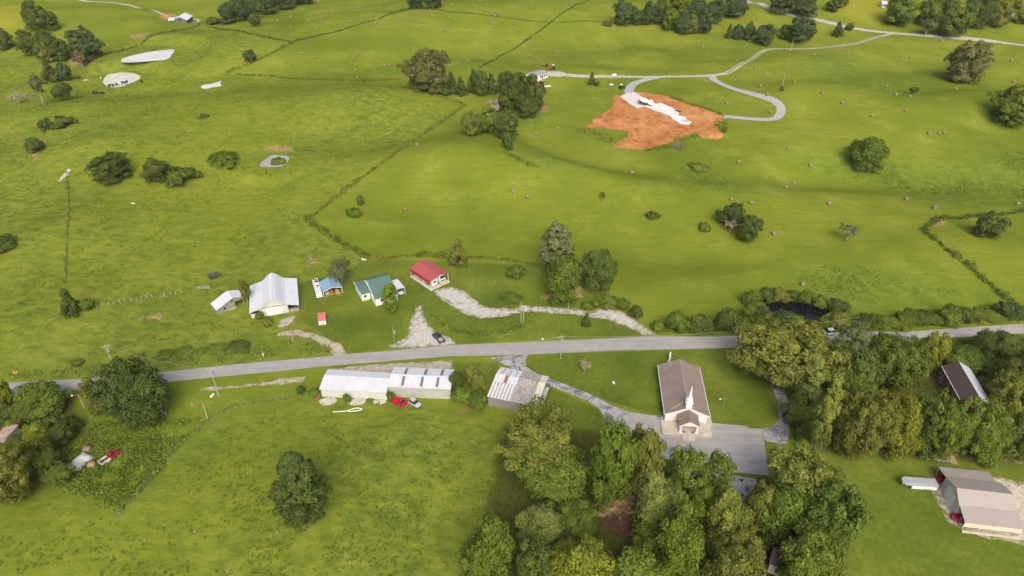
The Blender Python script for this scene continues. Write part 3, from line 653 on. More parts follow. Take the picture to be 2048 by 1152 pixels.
grove('trees by the left ponds', 'in the stand by the two milky ponds', [((44, 3, 90, 56), 'oak', 'd'), ((84, 24, 113, 57), 'oak', 'd'), ((-14, 58, 21, 96), 'oak', 'd'), ((33, 61, 74, 106), 'oak', 'd'), ((60, 60, 116, 112), 'oak', 'd'), ((74, 84, 106, 120), 'oak', 'o'), ((99, 80, 138, 117), 'oak', 'd'), ((132, 62, 202, 122), 'big', 'f'), ((149, 97, 167, 130), 'thin', 'r'), ((74, 114, 116, 162), 'cedar', 'd'), ((111, 124, 141, 158), 'oak', 'f'), ((54, 142, 91, 197), 'loose', 'g'), ((99, 164, 141, 202), 'bush', 'd')])
grove('scrub in the left pasture', 'in the scrub below the ponds', [((77, 239, 112, 259), 'mound', 'd'), ((103, 233, 147, 255), 'mound', 'd'), ((20, 185, 50, 203), 'thin', 'k')], 'shrub')
grove('far left woodlot', 'in the far left woodlot', [((434, 8, 471, 44), 'oak', 'f'), ((455, -4, 497, 38), 'oak', 'f'), ((485, -12, 526, 32), 'oak', 'f'), ((514, -18, 556, 24), 'oak', 'f'), ((549, -22, 592, 14), 'oak', 'f'), ((584, -22, 626, 5), 'oak', 'f'), ((409, 33, 441, 49), 'bush', 'd')])
grove('trees at the far top edge', 'of the pair at the top edge of the hayfield', [((813, -22, 850, 14), 'oak', 'f'), ((845, -22, 887, 13), 'oak', 'f')])
grove('grove behind the big oak', 'in the row right of the huge oak', [((860, 147, 888, 185), 'oak', 'm'), ((884, 139, 921, 184), 'cedar', 'd'), ((904, 149, 939, 188), 'cedar', 'd'), ((930, 133, 963, 182), 'cedar', 'd'), ((943, 137, 981, 187), 'oak', 'd'), ((963, 142, 1002, 184), 'cedar', 'd'), ((994, 139, 1032, 184), 'oak', 'd'), ((879, 176, 903, 192), 'bush', 'd')])
grove('grove left of the clay site', 'in the grove beside the mobile home', [((1000, 148, 1062, 212), 'oak', 'd'), ((1040, 150, 1092, 218), 'oak', 'd'), ((982, 164, 1036, 226), 'cedar', 'd'), ((966, 196, 1002, 238), 'thin', 'k'), ((944, 226, 968, 254), 'thin', 'k'), ((920, 218, 966, 268), 'oak', 'o'), ((952, 212, 1006, 262), 'oak', 'm'), ((988, 222, 1038, 275), 'oak', 'd'), ((1030, 190, 1080, 232), 'oak', 'd')])
grove('grove at the top centre', 'in the grove at the top of the valley', [((1228, -2, 1267, 46), 'oak', 'f'), ((1253, 14, 1292, 46), 'oak', 'f'), ((1284, 4, 1312, 46), 'oak', 'f'), ((1304, -2, 1342, 42), 'oak', 'd'), ((1323, 16, 1357, 56), 'oak', 'm'), ((1348, 24, 1386, 64), 'oak', 'f'), ((1334, -16, 1382, 22), 'oak', 'y'), ((1374, -6, 1416, 36), 'oak', 'f'), ((1368, 30, 1402, 64), 'oak', 'o'), ((1388, 18, 1427, 62), 'oak', 'f'), ((1408, -2, 1452, 42), 'oak', 'f'), ((1448, -6, 1497, 30), 'oak', 'f'), ((1198, 42, 1227, 50), 'mound', 'd')])
grove('clumps along the far road', 'in the broken row under the far road', [((1450, 45, 1469, 74), 'cedar', 'd'), ((1465, 49, 1488, 76), 'oak', 'f'), ((1487, 44, 1511, 77), 'oak', 'f'), ((1507, 47, 1553, 86), 'oak', 'f'), ((1560, 49, 1586, 77), 'oak', 'd'), ((1579, 33, 1632, 80), 'oak', 'f'), ((1574, 67, 1608, 82), 'bush', 'm')])
grove('trees beyond the far road', 'beyond the far road', [((1538, -18, 1592, 22), 'oak', 'f'), ((1584, -12, 1642, 28), 'oak', 'f'), ((1654, -6, 1682, 21), 'round', 'd'), ((1674, -18, 1702, 11), 'round', 'm')])
grove('far right woodlot', 'in the far right woodlot', [((1774, -8, 1832, 46), 'oak', 'm'), ((1776, 18, 1818, 45), 'oak', 'd'), ((1838, -8, 1887, 46), 'oak', 'm'), ((1878, 14, 1938, 68), 'oak', 'm'), ((1832, 34, 1882, 64), 'loose', 'g'), ((1922, -2, 1967, 52), 'oak', 'd'), ((1957, -14, 1992, 52), 'oak', 'd'), ((1982, 4, 2022, 50), 'oak', 'o'), ((1998, -18, 2054, 22), 'oak', 'y'), ((2030, 18, 2075, 44), 'oak', 'y'), ((1860, -20, 1925, 24), 'oak', 'o'), ((1935, -25, 2000, 12), 'oak', 'o')])
grove('thicket in the hayfield', 'in the thicket in the middle of the hayfield', [((1430, 418, 1467, 450), 'bush', 'd'), ((1449, 403, 1494, 452), 'oak', 'd'), ((1474, 428, 1521, 480), 'oak', 'd'), ((1448, 436, 1478, 462), 'thin', 'k')])
grove('trees of the brick house woods', 'in the woods around the brick house', [((1662, 636, 1748, 740), 'loose', 'g'), ((1656, 688, 1764, 790), 'oak', 'd'), ((1732, 664, 1850, 772), 'big', 'm'), ((1842, 662, 1894, 734), 'oak', 'y'), ((1676, 722, 1748, 798), 'oak', 'b'), ((1586, 712, 1662, 806), 'pine', 'p'), ((1566, 776, 1644, 856), 'oak', 'd'), ((1612, 748, 1692, 906), 'pine', 'o'), ((1676, 768, 1780, 920), 'big', 'o'), ((1766, 793, 1844, 914), 'oak', 'y'), ((1826, 793, 1924, 918), 'big', 'm'), ((1876, 786, 1964, 908), 'oak', 'm'), ((1930, 798, 2034, 922), 'big', 'm'), ((1953, 653, 2036, 728), 'oak', 'd'), ((1893, 688, 1978, 746), 'oak', 'm'), ((2008, 690, 2095, 806), 'big', 'o'), ((1934, 752, 2004, 800), 'loose', 'm'), ((1988, 738, 2074, 836), 'big', 'o'), ((2000, 818, 2085, 924), 'oak', 'd'), ((1776, 768, 1852, 806), 'bush', 'o'), ((1590, 838, 1640, 890), 'oak', 'm'), ((1680, 860, 1740, 905), 'oak', 'p')])
grove('near woods below the church', 'in the near woods below the church', [((998, 812, 1156, 956), 'big', 'o'), ((1030, 878, 1192, 1014), 'big', 'm'), ((1172, 838, 1274, 1006), 'oak', 'b'), ((1236, 842, 1336, 996), 'oak', 'o'), ((1332, 886, 1424, 996), 'loose', 'm'), ((1396, 898, 1478, 996), 'loose', 'm'), ((1266, 942, 1380, 1066), 'oak', 'p'), ((1366, 950, 1456, 1046), 'oak', 'b'), ((1256, 1028, 1364, 1120), 'oak', 'm'), ((1312, 1008, 1416, 1156), 'oak', 'b'), ((1398, 968, 1506, 1086), 'oak', 'o'), ((1406, 1048, 1536, 1170), 'big', 'o'), ((1486, 958, 1566, 1066), 'oak', 'o'), ((1528, 896, 1694, 1050), 'big', 'o'), ((1576, 958, 1734, 1112), 'big', 'm'), ((1500, 968, 1624, 1098), 'oak', 'b'), ((1556, 1050, 1690, 1200), 'big', 'm'), ((916, 1026, 1036, 1190), 'big', 'm'), ((1008, 986, 1156, 1116), 'loose', 'p'), ((1082, 1056, 1240, 1210), 'big', 'y'), ((1206, 1086, 1326, 1210), 'oak', 'm'), ((1276, 1098, 1426, 1230), 'big', 'b'), ((1026, 1078, 1116, 1190), 'oak', 'd'), ((1396, 1088, 1530, 1230), 'big', 'o'), ((1110, 1000, 1200, 1080), 'oak', 'm')])
grove('left corner woods', 'in the thicket at the lower left corner', [((46, 836, 104, 906), 'oak', 'y'), ((6, 836, 42, 868), 'bush', 'y'), ((82, 828, 146, 890), 'oak', 'd'), ((122, 828, 164, 868), 'bush', 'd'), ((-40, 884, 62, 1006), 'big', 'o'), ((38, 878, 114, 956), 'oak', 'm'), ((84, 922, 144, 976), 'bush', 'm'), ((10, 860, 70, 910), 'oak', 'd'), ((50, 930, 92, 966), 'bush', 'b'), ((-30, 800, 30, 850), 'bush', 'd')])
grove('roadside bushes left of the pond', 'in the roadside row left of the dark pond', [((1194, 586, 1238, 622), 'bush', 'm'), ((1228, 594, 1262, 622), 'bush', 'm'), ((1256, 608, 1290, 638), 'bush', 'd'), ((1328, 618, 1378, 666), 'bush', 'm'), ((1376, 624, 1432, 668), 'bush', 'd'), ((1424, 612, 1486, 668), 'bush', 'd'), ((1466, 634, 1516, 666), 'bush', 'm'), ((1500, 630, 1540, 662), 'bush', 'm'), ((1160, 600, 1190, 620), 'bush', 'm'), ((1300, 640, 1330, 664), 'bush', 'b')], 'bush')
grove('bushes ringing the dark pond', 'in the ring round the dark pond', [((1486, 576, 1524, 612), 'bush', 'm'), ((1510, 572, 1552, 606), 'bush', 'd'), ((1540, 572, 1580, 604), 'bush', 'o'), ((1566, 576, 1600, 604), 'bush', 'd'), ((1592, 578, 1630, 610), 'bush', 'm'), ((1622, 590, 1660, 618), 'bush', 'm'), ((1652, 596, 1700, 628), 'bush', 'd'), ((1550, 618, 1600, 652), 'bush', 'f'), ((1508, 606, 1536, 640), 'bush', 'f'), ((1600, 636, 1640, 660), 'bush', 'd'), ((1652, 622, 1706, 662), 'bush', 'o'), ((1630, 634, 1662, 662), 'bush', 'b'), ((1484, 604, 1514, 640), 'bush', 'm'), ((1690, 606, 1704, 634), 'thin', 'g')], 'bush')
grove('roadside bushes right of the pond', 'in the roadside row right of the dark pond', [((1684 + i * 28 - (i * 37 % 11), 636 - i * 1.9 - (i * 29 % 17), 1722 + i * 28 + (i * 53 % 19), 664 - i * 2.2), 'bush', 'mdmobdmmdomfm'[i]) for i in range(13)], 'bush')
grove('bushes between shed and rusty barn', 'in the tangle between white shed and rusty barn', [((896, 740, 932, 790), 'bush', 'd'), ((918, 726, 960, 770), 'bush', 'o'), ((900, 770, 950, 812), 'bush', 'b'), ((930, 780, 982, 822), 'bush', 'm'), ((940, 745, 975, 785), 'bush', 'o'), ((1088, 766, 1102, 790), 'bush', 'b')], 'bush')
grove('bushes by the long white shed', 'along the foot of the long white shed', [((684, 786, 702, 806), 'bush', 'b'), ((730, 792, 752, 806), 'bush', 'm'), ((772, 782, 790, 804), 'bush', 'b'), ((590, 770, 612, 792), 'bush', 'd'), ((612, 774, 644, 794), 'bush', 'm')], 'bush')
grove('bushes above the road on the left', 'on the bank above the left road', [((310, 698, 350, 720), 'bush', 'm'), ((345, 695, 392, 714), 'bush', 'm'), ((388, 692, 418, 710), 'bush', 'b'), ((412, 686, 460, 705), 'bush', 'm'), ((452, 681, 504, 701), 'bush', 'd'), ((140, 716, 165, 734), 'bush', 'o'), ((250, 704, 290, 726), 'bush', 'o')], 'bush')

# brushy fence rows: one hedge each
def hedge(label, px, hgt, wid, tints='m', dens=26, name='hedgerow'):
    rng = np.random.default_rng(len(label) * 13 + int(px[0][0])); c = np.array([list(at(u, v)) for u, v in px]); seg = np.linalg.norm(np.diff(c[:, :2], axis=0), axis=1); L = seg.sum()
    V, F, T = [], [], []; base = 0; s = 0.0
    while s < L:
        g = mnoise.noise(Vector((s * .23, px[0][0] * .37, 1.3))); k = np.searchsorted(np.cumsum(seg), s); k = min(k, len(seg) - 1); t = (s - (np.cumsum(seg)[k] - seg[k])) / seg[k]
        p = c[k] + (c[k + 1] - c[k]) * t; r = wid * rng.uniform(.55, 1.15) * (1 + .6 * g); h = hgt * rng.uniform(.5, 1.15) * (1 + .9 * g)
        s += max(.7, r * .9)
        if g < -.58 or r < .15: continue
        p = p + np.append(rng.normal(0, wid * .25, 2), 0); n = int(dens * max(1, r * h * .6)); d = rng.normal(size=(n, 3)); d /= np.linalg.norm(d, axis=1)[:, None]; d[:, 2] = np.abs(d[:, 2])
        q = p + d * np.array([r, r, h]) * rng.uniform(.55, 1.1, (n, 1)); q[:, 2] = H(q[:, 0], q[:, 1]) + d[:, 2] * h * rng.uniform(.5, 1.05, n)
        v, f, tt = leaves(q, d + rng.normal(size=(n, 3)) * .5, .17 + .05 * min(r, 2), rng, np.clip(rng.uniform(.15, .85) + rng.normal(0, .15, n), 0, 1))
        V.append(v); F.append(f + base); T.append(tt); base += len(v)
    o = tag(link(name, mesh_np(name, np.vstack(V), np.vstack(F), LEAF, np.concatenate(T))), label, 'hedgerow' if name == 'hedgerow' else 'weeds', kind=None if name == 'hedgerow' else 'stuff'); o.color = (*TINT[tints], 1); return o

hedge('brushy fence row climbing from the barnyard corner to the huge oak', [(818, 184), (870, 191), (920, 206), (930, 211), (905, 228), (845, 270), (820, 290), (780, 315), (740, 345), (700, 375), (660, 405), (630, 428), (612, 435)], 1.3, 1.2, 'o')
hedge('row of thick green cedar bushes dropping to the homestead', [(610, 437), (630, 452), (650, 465), (690, 490), (715, 505), (735, 514)], 2.0, 1.3, 'b', 30)
hedge('thin brown fence row behind the red carport', [(735, 513), (770, 517), (830, 512), (890, 515), (960, 516), (1010, 520), (1075, 530)], .9, .8, 'o')
hedge('leafy hedge beside the pointed olive tree', [(835, 510), (860, 510), (880, 512), (898, 516)], 2.0, 1.5, 'm', 34)
hedge('weedy fence row along the lower edge of the far hayfield', [(470, 150), (540, 152), (620, 158), (680, 161), (720, 162), (800, 158)], 1.2, 1.4, 'm')
hedge('brush line angling up from the weedy fence row', [(455, 147), (480, 136), (520, 118), (560, 100), (586, 85)], 1.4, 1.3, 'm')
hedge('short brush line under the far left woodlot', [(420, 54), (450, 60), (500, 68), (540, 77), (586, 85)], 1.3, 1.2, 'd')
hedge('long diagonal brush line across the far hayfields', [(590, 82), (640, 70), (700, 55), (760, 38), (800, 23), (830, 12)], .9, .9, 'd')
hedge('scattered shrub line from the ponds to the far white house', [(200, 113), (240, 103), (290, 82), (340, 64), (400, 51)], 1.2, 1.0, 'd', 24)
hedge('thick dark hedge slanting to the road on the right', [(1846, 460), (1870, 480), (1900, 505), (1940, 535), (1980, 570), (2010, 598), (2045, 622)], 1.5, 1.3, 'd', 30)
hedge('shrub row along the top of the right fenced field', [(1850, 456), (1875, 440), (1930, 436), (1960, 432), (2000, 430), (2060, 422)], 1.8, 1.3, 'd')
hedge('thin fence line running up the far right hayfield', [(960, 136), (1000, 112), (1030, 97), (1070, 68), (1110, 38), (1140, 18), (1180, -5)], .6, .6, 'd')
hedge('faint fence line crossing below the top grove', [(840, 18), (900, 24), (980, 32), (1060, 42), (1130, 45), (1230, 46)], .45, .5, 'd')
hedge('weedy scrub band at the head of the mown ridge', [(1010, 306), (1030, 315), (1050, 325), (1082, 334)], 1.0, 1.5, 'm', 30, 'weed_bank')
hedge('weed-grown fence running straight down the left pasture', [(132, 345), (136, 400), (136, 450), (132, 510), (128, 568)], .5, .45, 'y', 18)
hedge('brush along the fence beside the dark green oak', [(1158, 566), (1180, 585), (1205, 600)], 1.0, .9, 'o')
hedge('tall ditch weeds below the gravel drive', [(866, 636), (885, 648), (910, 662), (940, 668), (985, 666), (1020, 660), (1052, 652)], .9, 1.4, 'o', 22, 'weed_bank')
hedge('rank weeds along the fence of the near pasture', [(240, 1022), (270, 985), (305, 945), (340, 905), (380, 870), (410, 845)], .6, 1.0, 'p', 18, 'weed_bank')
hedge('thin weeds along the fence below the long shed bank', [(415, 840), (470, 812), (560, 798), (640, 790)], .35, .6, 'p', 10, 'weed_bank')
for lab, px, hh, ww in (('tall green weeds on the lower left rim of the clay site', [(1172, 262), (1192, 272), (1215, 280), (1238, 282), (1254, 270)], .8, 4.5), ('tall green weeds on the lower right rim of the clay site', [(1350, 280), (1375, 274), (1405, 274)], .9, 3.4), ('green weeds at the bottom tip of the clay site', [(1292, 300), (1320, 298), (1346, 292)], .8, 2.6), ('green weeds beside the flat orange soil pad', [(1426, 262), (1440, 252), (1452, 240)], .8, 3.0), ('thin weeds along the upper rim of the clay site', [(1340, 194), (1372, 206), (1410, 217), (1445, 230)], .6, 1.6)):
    hedge(lab, px, hh, ww, 'm', 40, 'weed_bank')
hedge('low weeds along the far verge of the right road', [(1320, 664), (1400, 664), (1480, 664), (1560, 661), (1700, 656), (1850, 650), (2050, 640)], .7, 1.3, 'b', 20, 'weed_bank')
hedge('bank of green shrubs lining the church wall', [(1321, 762), (1323, 785), (1325, 805), (1328, 822)], .7, .55, 'd', 30)

# ground-cover that nobody could count
def scatter(name, label, polys, n, hgt, size, tint, seed, per=4, patch=.1, spread=1.5):
    rng = np.random.default_rng(seed); C = []
    qs = [wpoly(p) for p in polys]; ar = np.array([abs(np.sum(q[:, 0] * np.roll(q[:, 1], -1) - np.roll(q[:, 0], -1) * q[:, 1])) for q in qs]); ar /= ar.sum()
    for q, w in zip(qs, ar):
        m = int(n * w * 3); x = rng.uniform(q[:, 0].min(), q[:, 0].max(), m); y = rng.uniform(q[:, 1].min(), q[:, 1].max(), m)
        k = sdist(x, y, q) > rng.uniform(.3, 1.5 if hgt > .2 else 14, len(x)); x, y = x[k], y[k]; k = np.array([mnoise.noise(Vector((a * patch, b * patch, seed))) for a, b in zip(x, y)]) > rng.normal(-.25 if name == 'weeds' and hgt > .7 else 0, .18, len(x)); x, y = x[k], y[k]
        C.append(np.stack([x, y], 1)[:int(n * w)])
    c = np.vstack(C); k = len(c); hh = hgt * rng.uniform(.35, 1.15, k)
    P = np.repeat(np.column_stack([c, H(c[:, 0], c[:, 1])]), per, 0); hh = np.repeat(hh, per); d = rng.normal(size=(k * per, 3)); d[:, 2] = np.abs(d[:, 2]) + (.25 if hgt > .2 else 1.2); d /= np.linalg.norm(d, axis=1)[:, None]
    P = P + d * np.column_stack([size * (spread if hgt > .2 else 3.5) * np.ones(len(P)), size * (spread if hgt > .2 else 3.5) * np.ones(len(P)), hh]); tn = np.clip(np.repeat(rng.uniform(.1, .9, k), per) + rng.normal(0, .12, k * per), 0, 1)
    v, f, tt = leaves(P, d * np.array([1, 1, .9]) + rng.normal(size=P.shape) * .25, size, rng, tn)
    o = tag(link(name, mesh_np(name, v, f, LEAF, tt)), label, 'ground cover', kind='stuff'); o.color = (*TINT[tint], 1); return o
scatter('weeds', 'rank green weeds and brambles filling the lower left corner', [[(60, 880), (180, 842), (330, 842), (415, 832), (330, 940), (240, 1030), (150, 1000), (70, 960)]], 6000, .55, .17, 's', 3, 7, .16, 3.6)
scatter('brambles', 'clumps of taller brambles in the lower left weeds', [[(130, 930), (250, 880), (330, 870), (320, 945), (240, 1028), (160, 995)]], 900, .9, .20, 'b', 13, 9, .22, 3.4)
scatter('weeds', 'yellow-green roadside weeds on the bank above the road', [WEED[7]], 3600, .6, .18, 'p', 4, 5, .2)
scatter('grass', 'scattered tussocks of coarse grass in the near pasture', [PASTURE[1]], 6500, .10, .17, 'q', 5, 5, .12)
scatter('grass', 'coarse grass tussocks across the long left pasture', [PASTURE[0]], 14000, .14, .24, 'q', 6, 4, .07)
scatter('weeds', 'broad-leaved weeds in the swale of the right meadow', [WEED[1], WEED[8], WEED[4]], 7500, .16, .26, 's', 7, 4, .05)
scatter('undergrowth', 'dim undergrowth beneath the woods around the brick house', [LITTER[1], LITTER[0]], 4500, .6, .24, 'd', 8, 4, .15)
# ------------------------------------------------------------------ buildings
def metal(name, col, rough=0.42, var=0.06, dirt=None, amt=0.0, streak=(1, 1, 1), metal_=0.25):
    return paint(name, col, rough, var, 0.5, metal_, dirt, amt, True, 0.35, 0.0, streak)
WHITEM = metal('white_metal_roofing', (0.565, 0.585, 0.62), dirt=(0.45, 0.465, 0.50), amt=0.5, metal_=0.05)
WHITEP = paint('white_paint', (0.74, 0.735, 0.72), 0.6, 0.05, 0.8, dirt=(0.50, 0.47, 0.42), dirt_amt=0.25)
PALEW = paint('pale_grey_siding', (0.50, 0.51, 0.47), 0.75, 0.08, 0.8, dirt=(0.33, 0.33, 0.29), dirt_amt=0.5)
CORR = paint('galvanised_siding', (0.45, 0.465, 0.43), 0.6, 0.10, 0.9, 0.2, (0.30, 0.30, 0.26), 0.5)
OLDWOOD = paint('weathered_boards', (0.26, 0.24, 0.215), 0.9, 0.22, 1.2, 0, (0.14, 0.12, 0.10), 0.6, streak=(3, 3, 0.4))
DARK = paint('painted_void_shade', (0.02, 0.02, 0.02), 0.9, 0.1)  # near-black colour painted for the shade inside openings
GLASS = paint('window_glass', (0.03, 0.035, 0.045), 0.08, 0.1, spec=0.6)
RUBBER = paint('rubber', (0.025, 0.025, 0.026), 0.8, 0.2)
STEEL = paint('galvanised_steel', (0.42, 0.43, 0.44), 0.4, 0.1, metal=0.5)
TRIMD = paint('dark_trim', (0.06, 0.06, 0.065), 0.6, 0.1)
SHINGLE = paint('brown_shingles', (0.235, 0.185, 0.158), 0.9, 0.10, 0.4, 0, (0.135, 0.115, 0.108), 0.55, spec=0.15, bump=0.25, streak=(0.35, 1.4, 1), bscale=7)
REDM = metal('faded_red_metal', (0.43, 0.10, 0.095), 0.45, 0.06, (0.40, 0.17, 0.16), 0.3)
GREENM = metal('green_metal_roofing', (0.12, 0.215, 0.165), 0.42, 0.08, (0.17, 0.26, 0.21), 0.5)
BLUEM = metal('mottled_blue_roofing', (0.22, 0.36, 0.50), 0.45, 0.12, (0.38, 0.43, 0.50), 0.8)
TANM = metal('tan_metal_roofing', (0.315, 0.28, 0.255), 0.6, 0.05, (0.23, 0.19, 0.16), 0.25, metal_=0.0)
CREAM = paint('cream_siding', (0.62, 0.55, 0.43), 0.7, 0.05, 1, 0, (0.45, 0.38, 0.28), 0.3)
TANW = paint('tan_siding', (0.52, 0.485, 0.43), 0.7, 0.06, 1)
BRICK = paint('red_brick', (0.27, 0.085, 0.058), 0.9, 0.2, 3, spec=0.1, bump=0.2)
SKYL = paint('brown_skylight_panel', (0.17, 0.135, 0.12), 0.5, 0.25, 2)

class Frame:
    """a building's ground plan from three eave corners (front left, front right, back right)"""
    def __init__(s, a, b, c, ze):
        s.g = sum(at(*p, ze).z - ze for p in (a, b, c)) / 3 - 0.03
        A, B, C = (atz(*p, s.g + ze) for p in (a, b, c)); e = (B - A); e.z = 0; s.w = e.length; e.normalize(); n = Vector((-e.y, e.x, 0))
        s.d = (C - B).dot(n); s.e, s.n = e, n; s.o = Vector((A.x, A.y, s.g)); s.rz = math.atan2(e.y, e.x)
    def L(s, u, v, z):
        p = atz(u, v, s.g + z) - s.o; return p.dot(s.e), p.dot(s.n), z
    def W(s, x, y, z=0.0): return s.o + s.e * x + s.n * y + Vector((0, 0, z))

def roof(root, prof, ax, l0, l1, m, th=0.10, ribs=0.0, name='roof', rm=None):
    low = [(t, z - th) for t, z in prof]; mb = MB().prism(list(prof) + low[::-1], ax, l0, l1)
    if ribs:
        up = [(t, z + 0.035) for t, z in prof]; k = l0 + ribs
        while k < l1 - 0.1:
            mb.prism(up + list(prof)[::-1], ax, k, k + 0.05); k += ribs
    return mb.obj(name, m, root)

def under(prof, x):
    for (a, za), (b, zb) in zip(prof[:-1], prof[1:]):
        if a <= x <= b: return za + (zb - za) * (x - a) / (b - a + 1e-9)
    return prof[0][1] if x < prof[0][0] else prof[-1][1]

def gable(root, prof, ax, pos_, m, t0=None, t1=None, th=0.12, name='gable_wall', z0=0.0, drop=0.14):
    t0 = prof[0][0] if t0 is None else t0; t1 = prof[-1][0] if t1 is None else t1
    top = [(t0, under(prof, t0) - drop)] + [(t, z - drop) for t, z in prof if t0 < t < t1] + [(t1, under(prof, t1) - drop)]
    return MB().prism([(t0, z0), (t1, z0)] + top[::-1], ax, pos_, pos_ + th).obj(name, m, root)

def corrugated(root, x0, x1, y, z0, z1, m, pitch=0.5, name='front_wall', ax='x'):
    mb = MB(); put = (lambda a, b, c, d: mb.box(a, y + b, z0, c, y + d, z1)) if ax == 'x' else (lambda a, b, c, d: mb.box(y + b, a, z0, y + d, c, z1))
    put(x0, 0, x1, 0.08); k = x0 + pitch / 2
    while k < x1 - 0.1: put(k, -0.04, k + 0.12, -0.002); k += pitch
    return mb.obj(name, m, root)

def window(root, face, s, z, w, h, W=0, D=0, frame=None, pane=None, name='window'):
    put = {'f': lambda a, b, o0, o1, c, d: (a, -o1, c, b, -o0, d), 'b': lambda a, b, o0, o1, c, d: (a, D + o0, c, b, D + o1, d), 'l': lambda a, b, o0, o1, c, d: (-o1, a, c, -o0, b, d), 'r': lambda a, b, o0, o1, c, d: (W + o0, a, c, W + o1, b, d)}[face]
    t = 0.09; mb = MB()
    for q in ((s, s + w, z, z + t), (s, s + w, z + h - t, z + h), (s, s + t, z + t, z + h - t), (s + w - t, s + w, z + t, z + h - t)): mb.box(*put(q[0], q[1], 0.005, 0.06, q[2], q[3]))
    f = mb.obj(name, frame or WHITEP, root); MB().box(*put(s + t, s + w - t, 0.004, 0.025, z + t, z + h - t)).obj('pane', pane or GLASS, f); return f

def post(root, x, y, z1, r=0.06, m=None, z0=0.0, name='post'): return MB().box(x - r, y - r, z0, x + r, y + r, z1).obj(name, m or WHITEP, root)

# white barn with flared wings
F = Frame((498.4, 626), (598, 609.7), (590.5, 557), 2.2); w, d = F.w, F.d
t = thing('barn', 'large white-roofed barn with swept rounded roof and pale sliding doors', 'barn', F.o, F.rz)
half = [(0, 0), (.13, .40), (.26, .85), (.32, 1.45), (.38, 2.2), (.44, 2.85), (.5, 3.15)]
pr = [(x * w, 2.2 + z) for x, z in half] + [((1 - x) * w, 2.2 + z) for x, z in half[-2::-1]]
roof(t, pr, 'y', 0, d, WHITEM, 0.1, 0.75)
MB().box(w / 2 - .15, -.02, 5.36, w / 2 + .15, d + .02, 5.43).obj('ridge_cap', WHITEM, t)
gable(t, pr, 'y', .35, PALEW, .20 * w, .77 * w, name='front_wall'); gable(t, pr, 'y', d - .4, PALEW, .2, w - .2, name='back_wall')
MB().box(.25, .35, 0, .20 * w - .01, .47, 1.35).obj('front_wall', PALEW, t)
MB().box(.2, .49, 0, .32, d - .41, 2.1).obj('side_wall', PALEW, t); MB().box(w - .32, .35, 0, w - .2, d - .41, 2.1).obj('side_wall', OLDWOOD, t)
MB().box(.77 * w - .12, .48, 0, .77 * w, d - .41, 2.5).obj('inner_wall', OLDWOOD, t)
MB().box(.34 * w, .22, .05, .495 * w, .30, 2.65).obj('sliding_door', WHITEP, t); MB().box(.505 * w, .22, .05, .65 * w, .30, 2.65).obj('sliding_door', paint('grey_door', (.58, .60, .61), .6, .05), t)
MB().box(.21 * w, .25, 2.78, .76 * w, .34, 2.86).obj('door_track', TRIMD, t)
MB().box(.79 * w, .37, 0, w - .35, .47, 1.1).obj('stall_gate', OLDWOOD, t)

# small grey shed
F = Frame((432.2, 619.6), (490.2, 597.3), (482.5, 582), 2.0); w, d = F.w, F.d
t = thing('shed', 'small weathered board shed with white metal roof beside the barn', 'shed', F.o, F.rz)
pr = [(0, 1.75), (.62 * w, 3.75), (w, 2.7)]; roof(t, pr, 'y', 0, d, WHITEM, .08, .7)
def boards(root, x0, x1, y, ztop, m, name='front_wall', gap=.02, bw=.26, seed=1, z0=0.0):
    rng = random.Random(seed); mb = MB(); k = x0
    while k < x1 - .05:
        e = min(k + bw, x1) - gap; mb.box(k, y + rng.uniform(0, .03), z0, e, y + .07, ztop((k + e) / 2) - rng.uniform(0, .05)); k += bw
    return mb.obj(name, m, root)
boards(t, .25, .66 * w, .4, lambda x: under(pr, x) - .12, OLDWOOD); boards(t, .66 * w, .97 * w, .4, lambda x: under(pr, x) - .12, OLDWOOD, z0=2.0, seed=2)
boards(t, .25, .97 * w, d - .4, lambda x: under(pr, x) - .12, OLDWOOD, 'back_wall', seed=3)
MB().box(.2, .48, 0, .28, d - .41, 1.65).obj('side_wall', OLDWOOD, t); post(t, .95 * w, .5, 2.5, .08, OLDWOOD); post(t, .2, .35, 1.7, .08, OLDWOOD)
MB().box(.54 * w, .36, 2.3, .60 * w, .395, 2.85).obj('loft_opening', DARK, t); MB().box(.24 * w, .35, .8, .33 * w, .395, 1.4).obj('window', DARK, t)
MB().box(.40 * w, .30, .02, .66 * w, .42, .16).obj('sill_beam', CREAM, t)

# box trailer with junk on the roof
F = Frame((631.6, 586.7), (643.6, 584.2), (629.5, 556.5), 2.1); w, d = F.w, F.d; FT = F
t = thing('box_trailer', 'long dirty white box trailer parked beside the blue-roofed shed', 'trailer', F.o, F.rz)
DIRTYW = paint('dirty_white_panel', (.60, .59, .58), .6, .12, 1.2, 0, (.36, .34, .31), .6)
MB().box(0, 0, .45, w, d, 2.0).obj('body', DIRTYW, t, bevel=.03)
for i in range(5): MB().box(.03, d * i / 5 + .03, 2.003, w - .03, d * (i + 1) / 5 - .03, 2.06).obj('roof_panel', DIRTYW, t)
for i in range(2): MB().box(w * i / 2 + .04, -.05, .5, w * (i + 1) / 2 - .04, -.004, 1.95).obj('rear_door', WHITEP, t)
for x in (-.02, w - .18):
    for y in (d * .3, d * .42): MB().cyl((x, y, .36), (x + .2, y, .36), .36, n=14).obj('wheel', RUBBER, t)
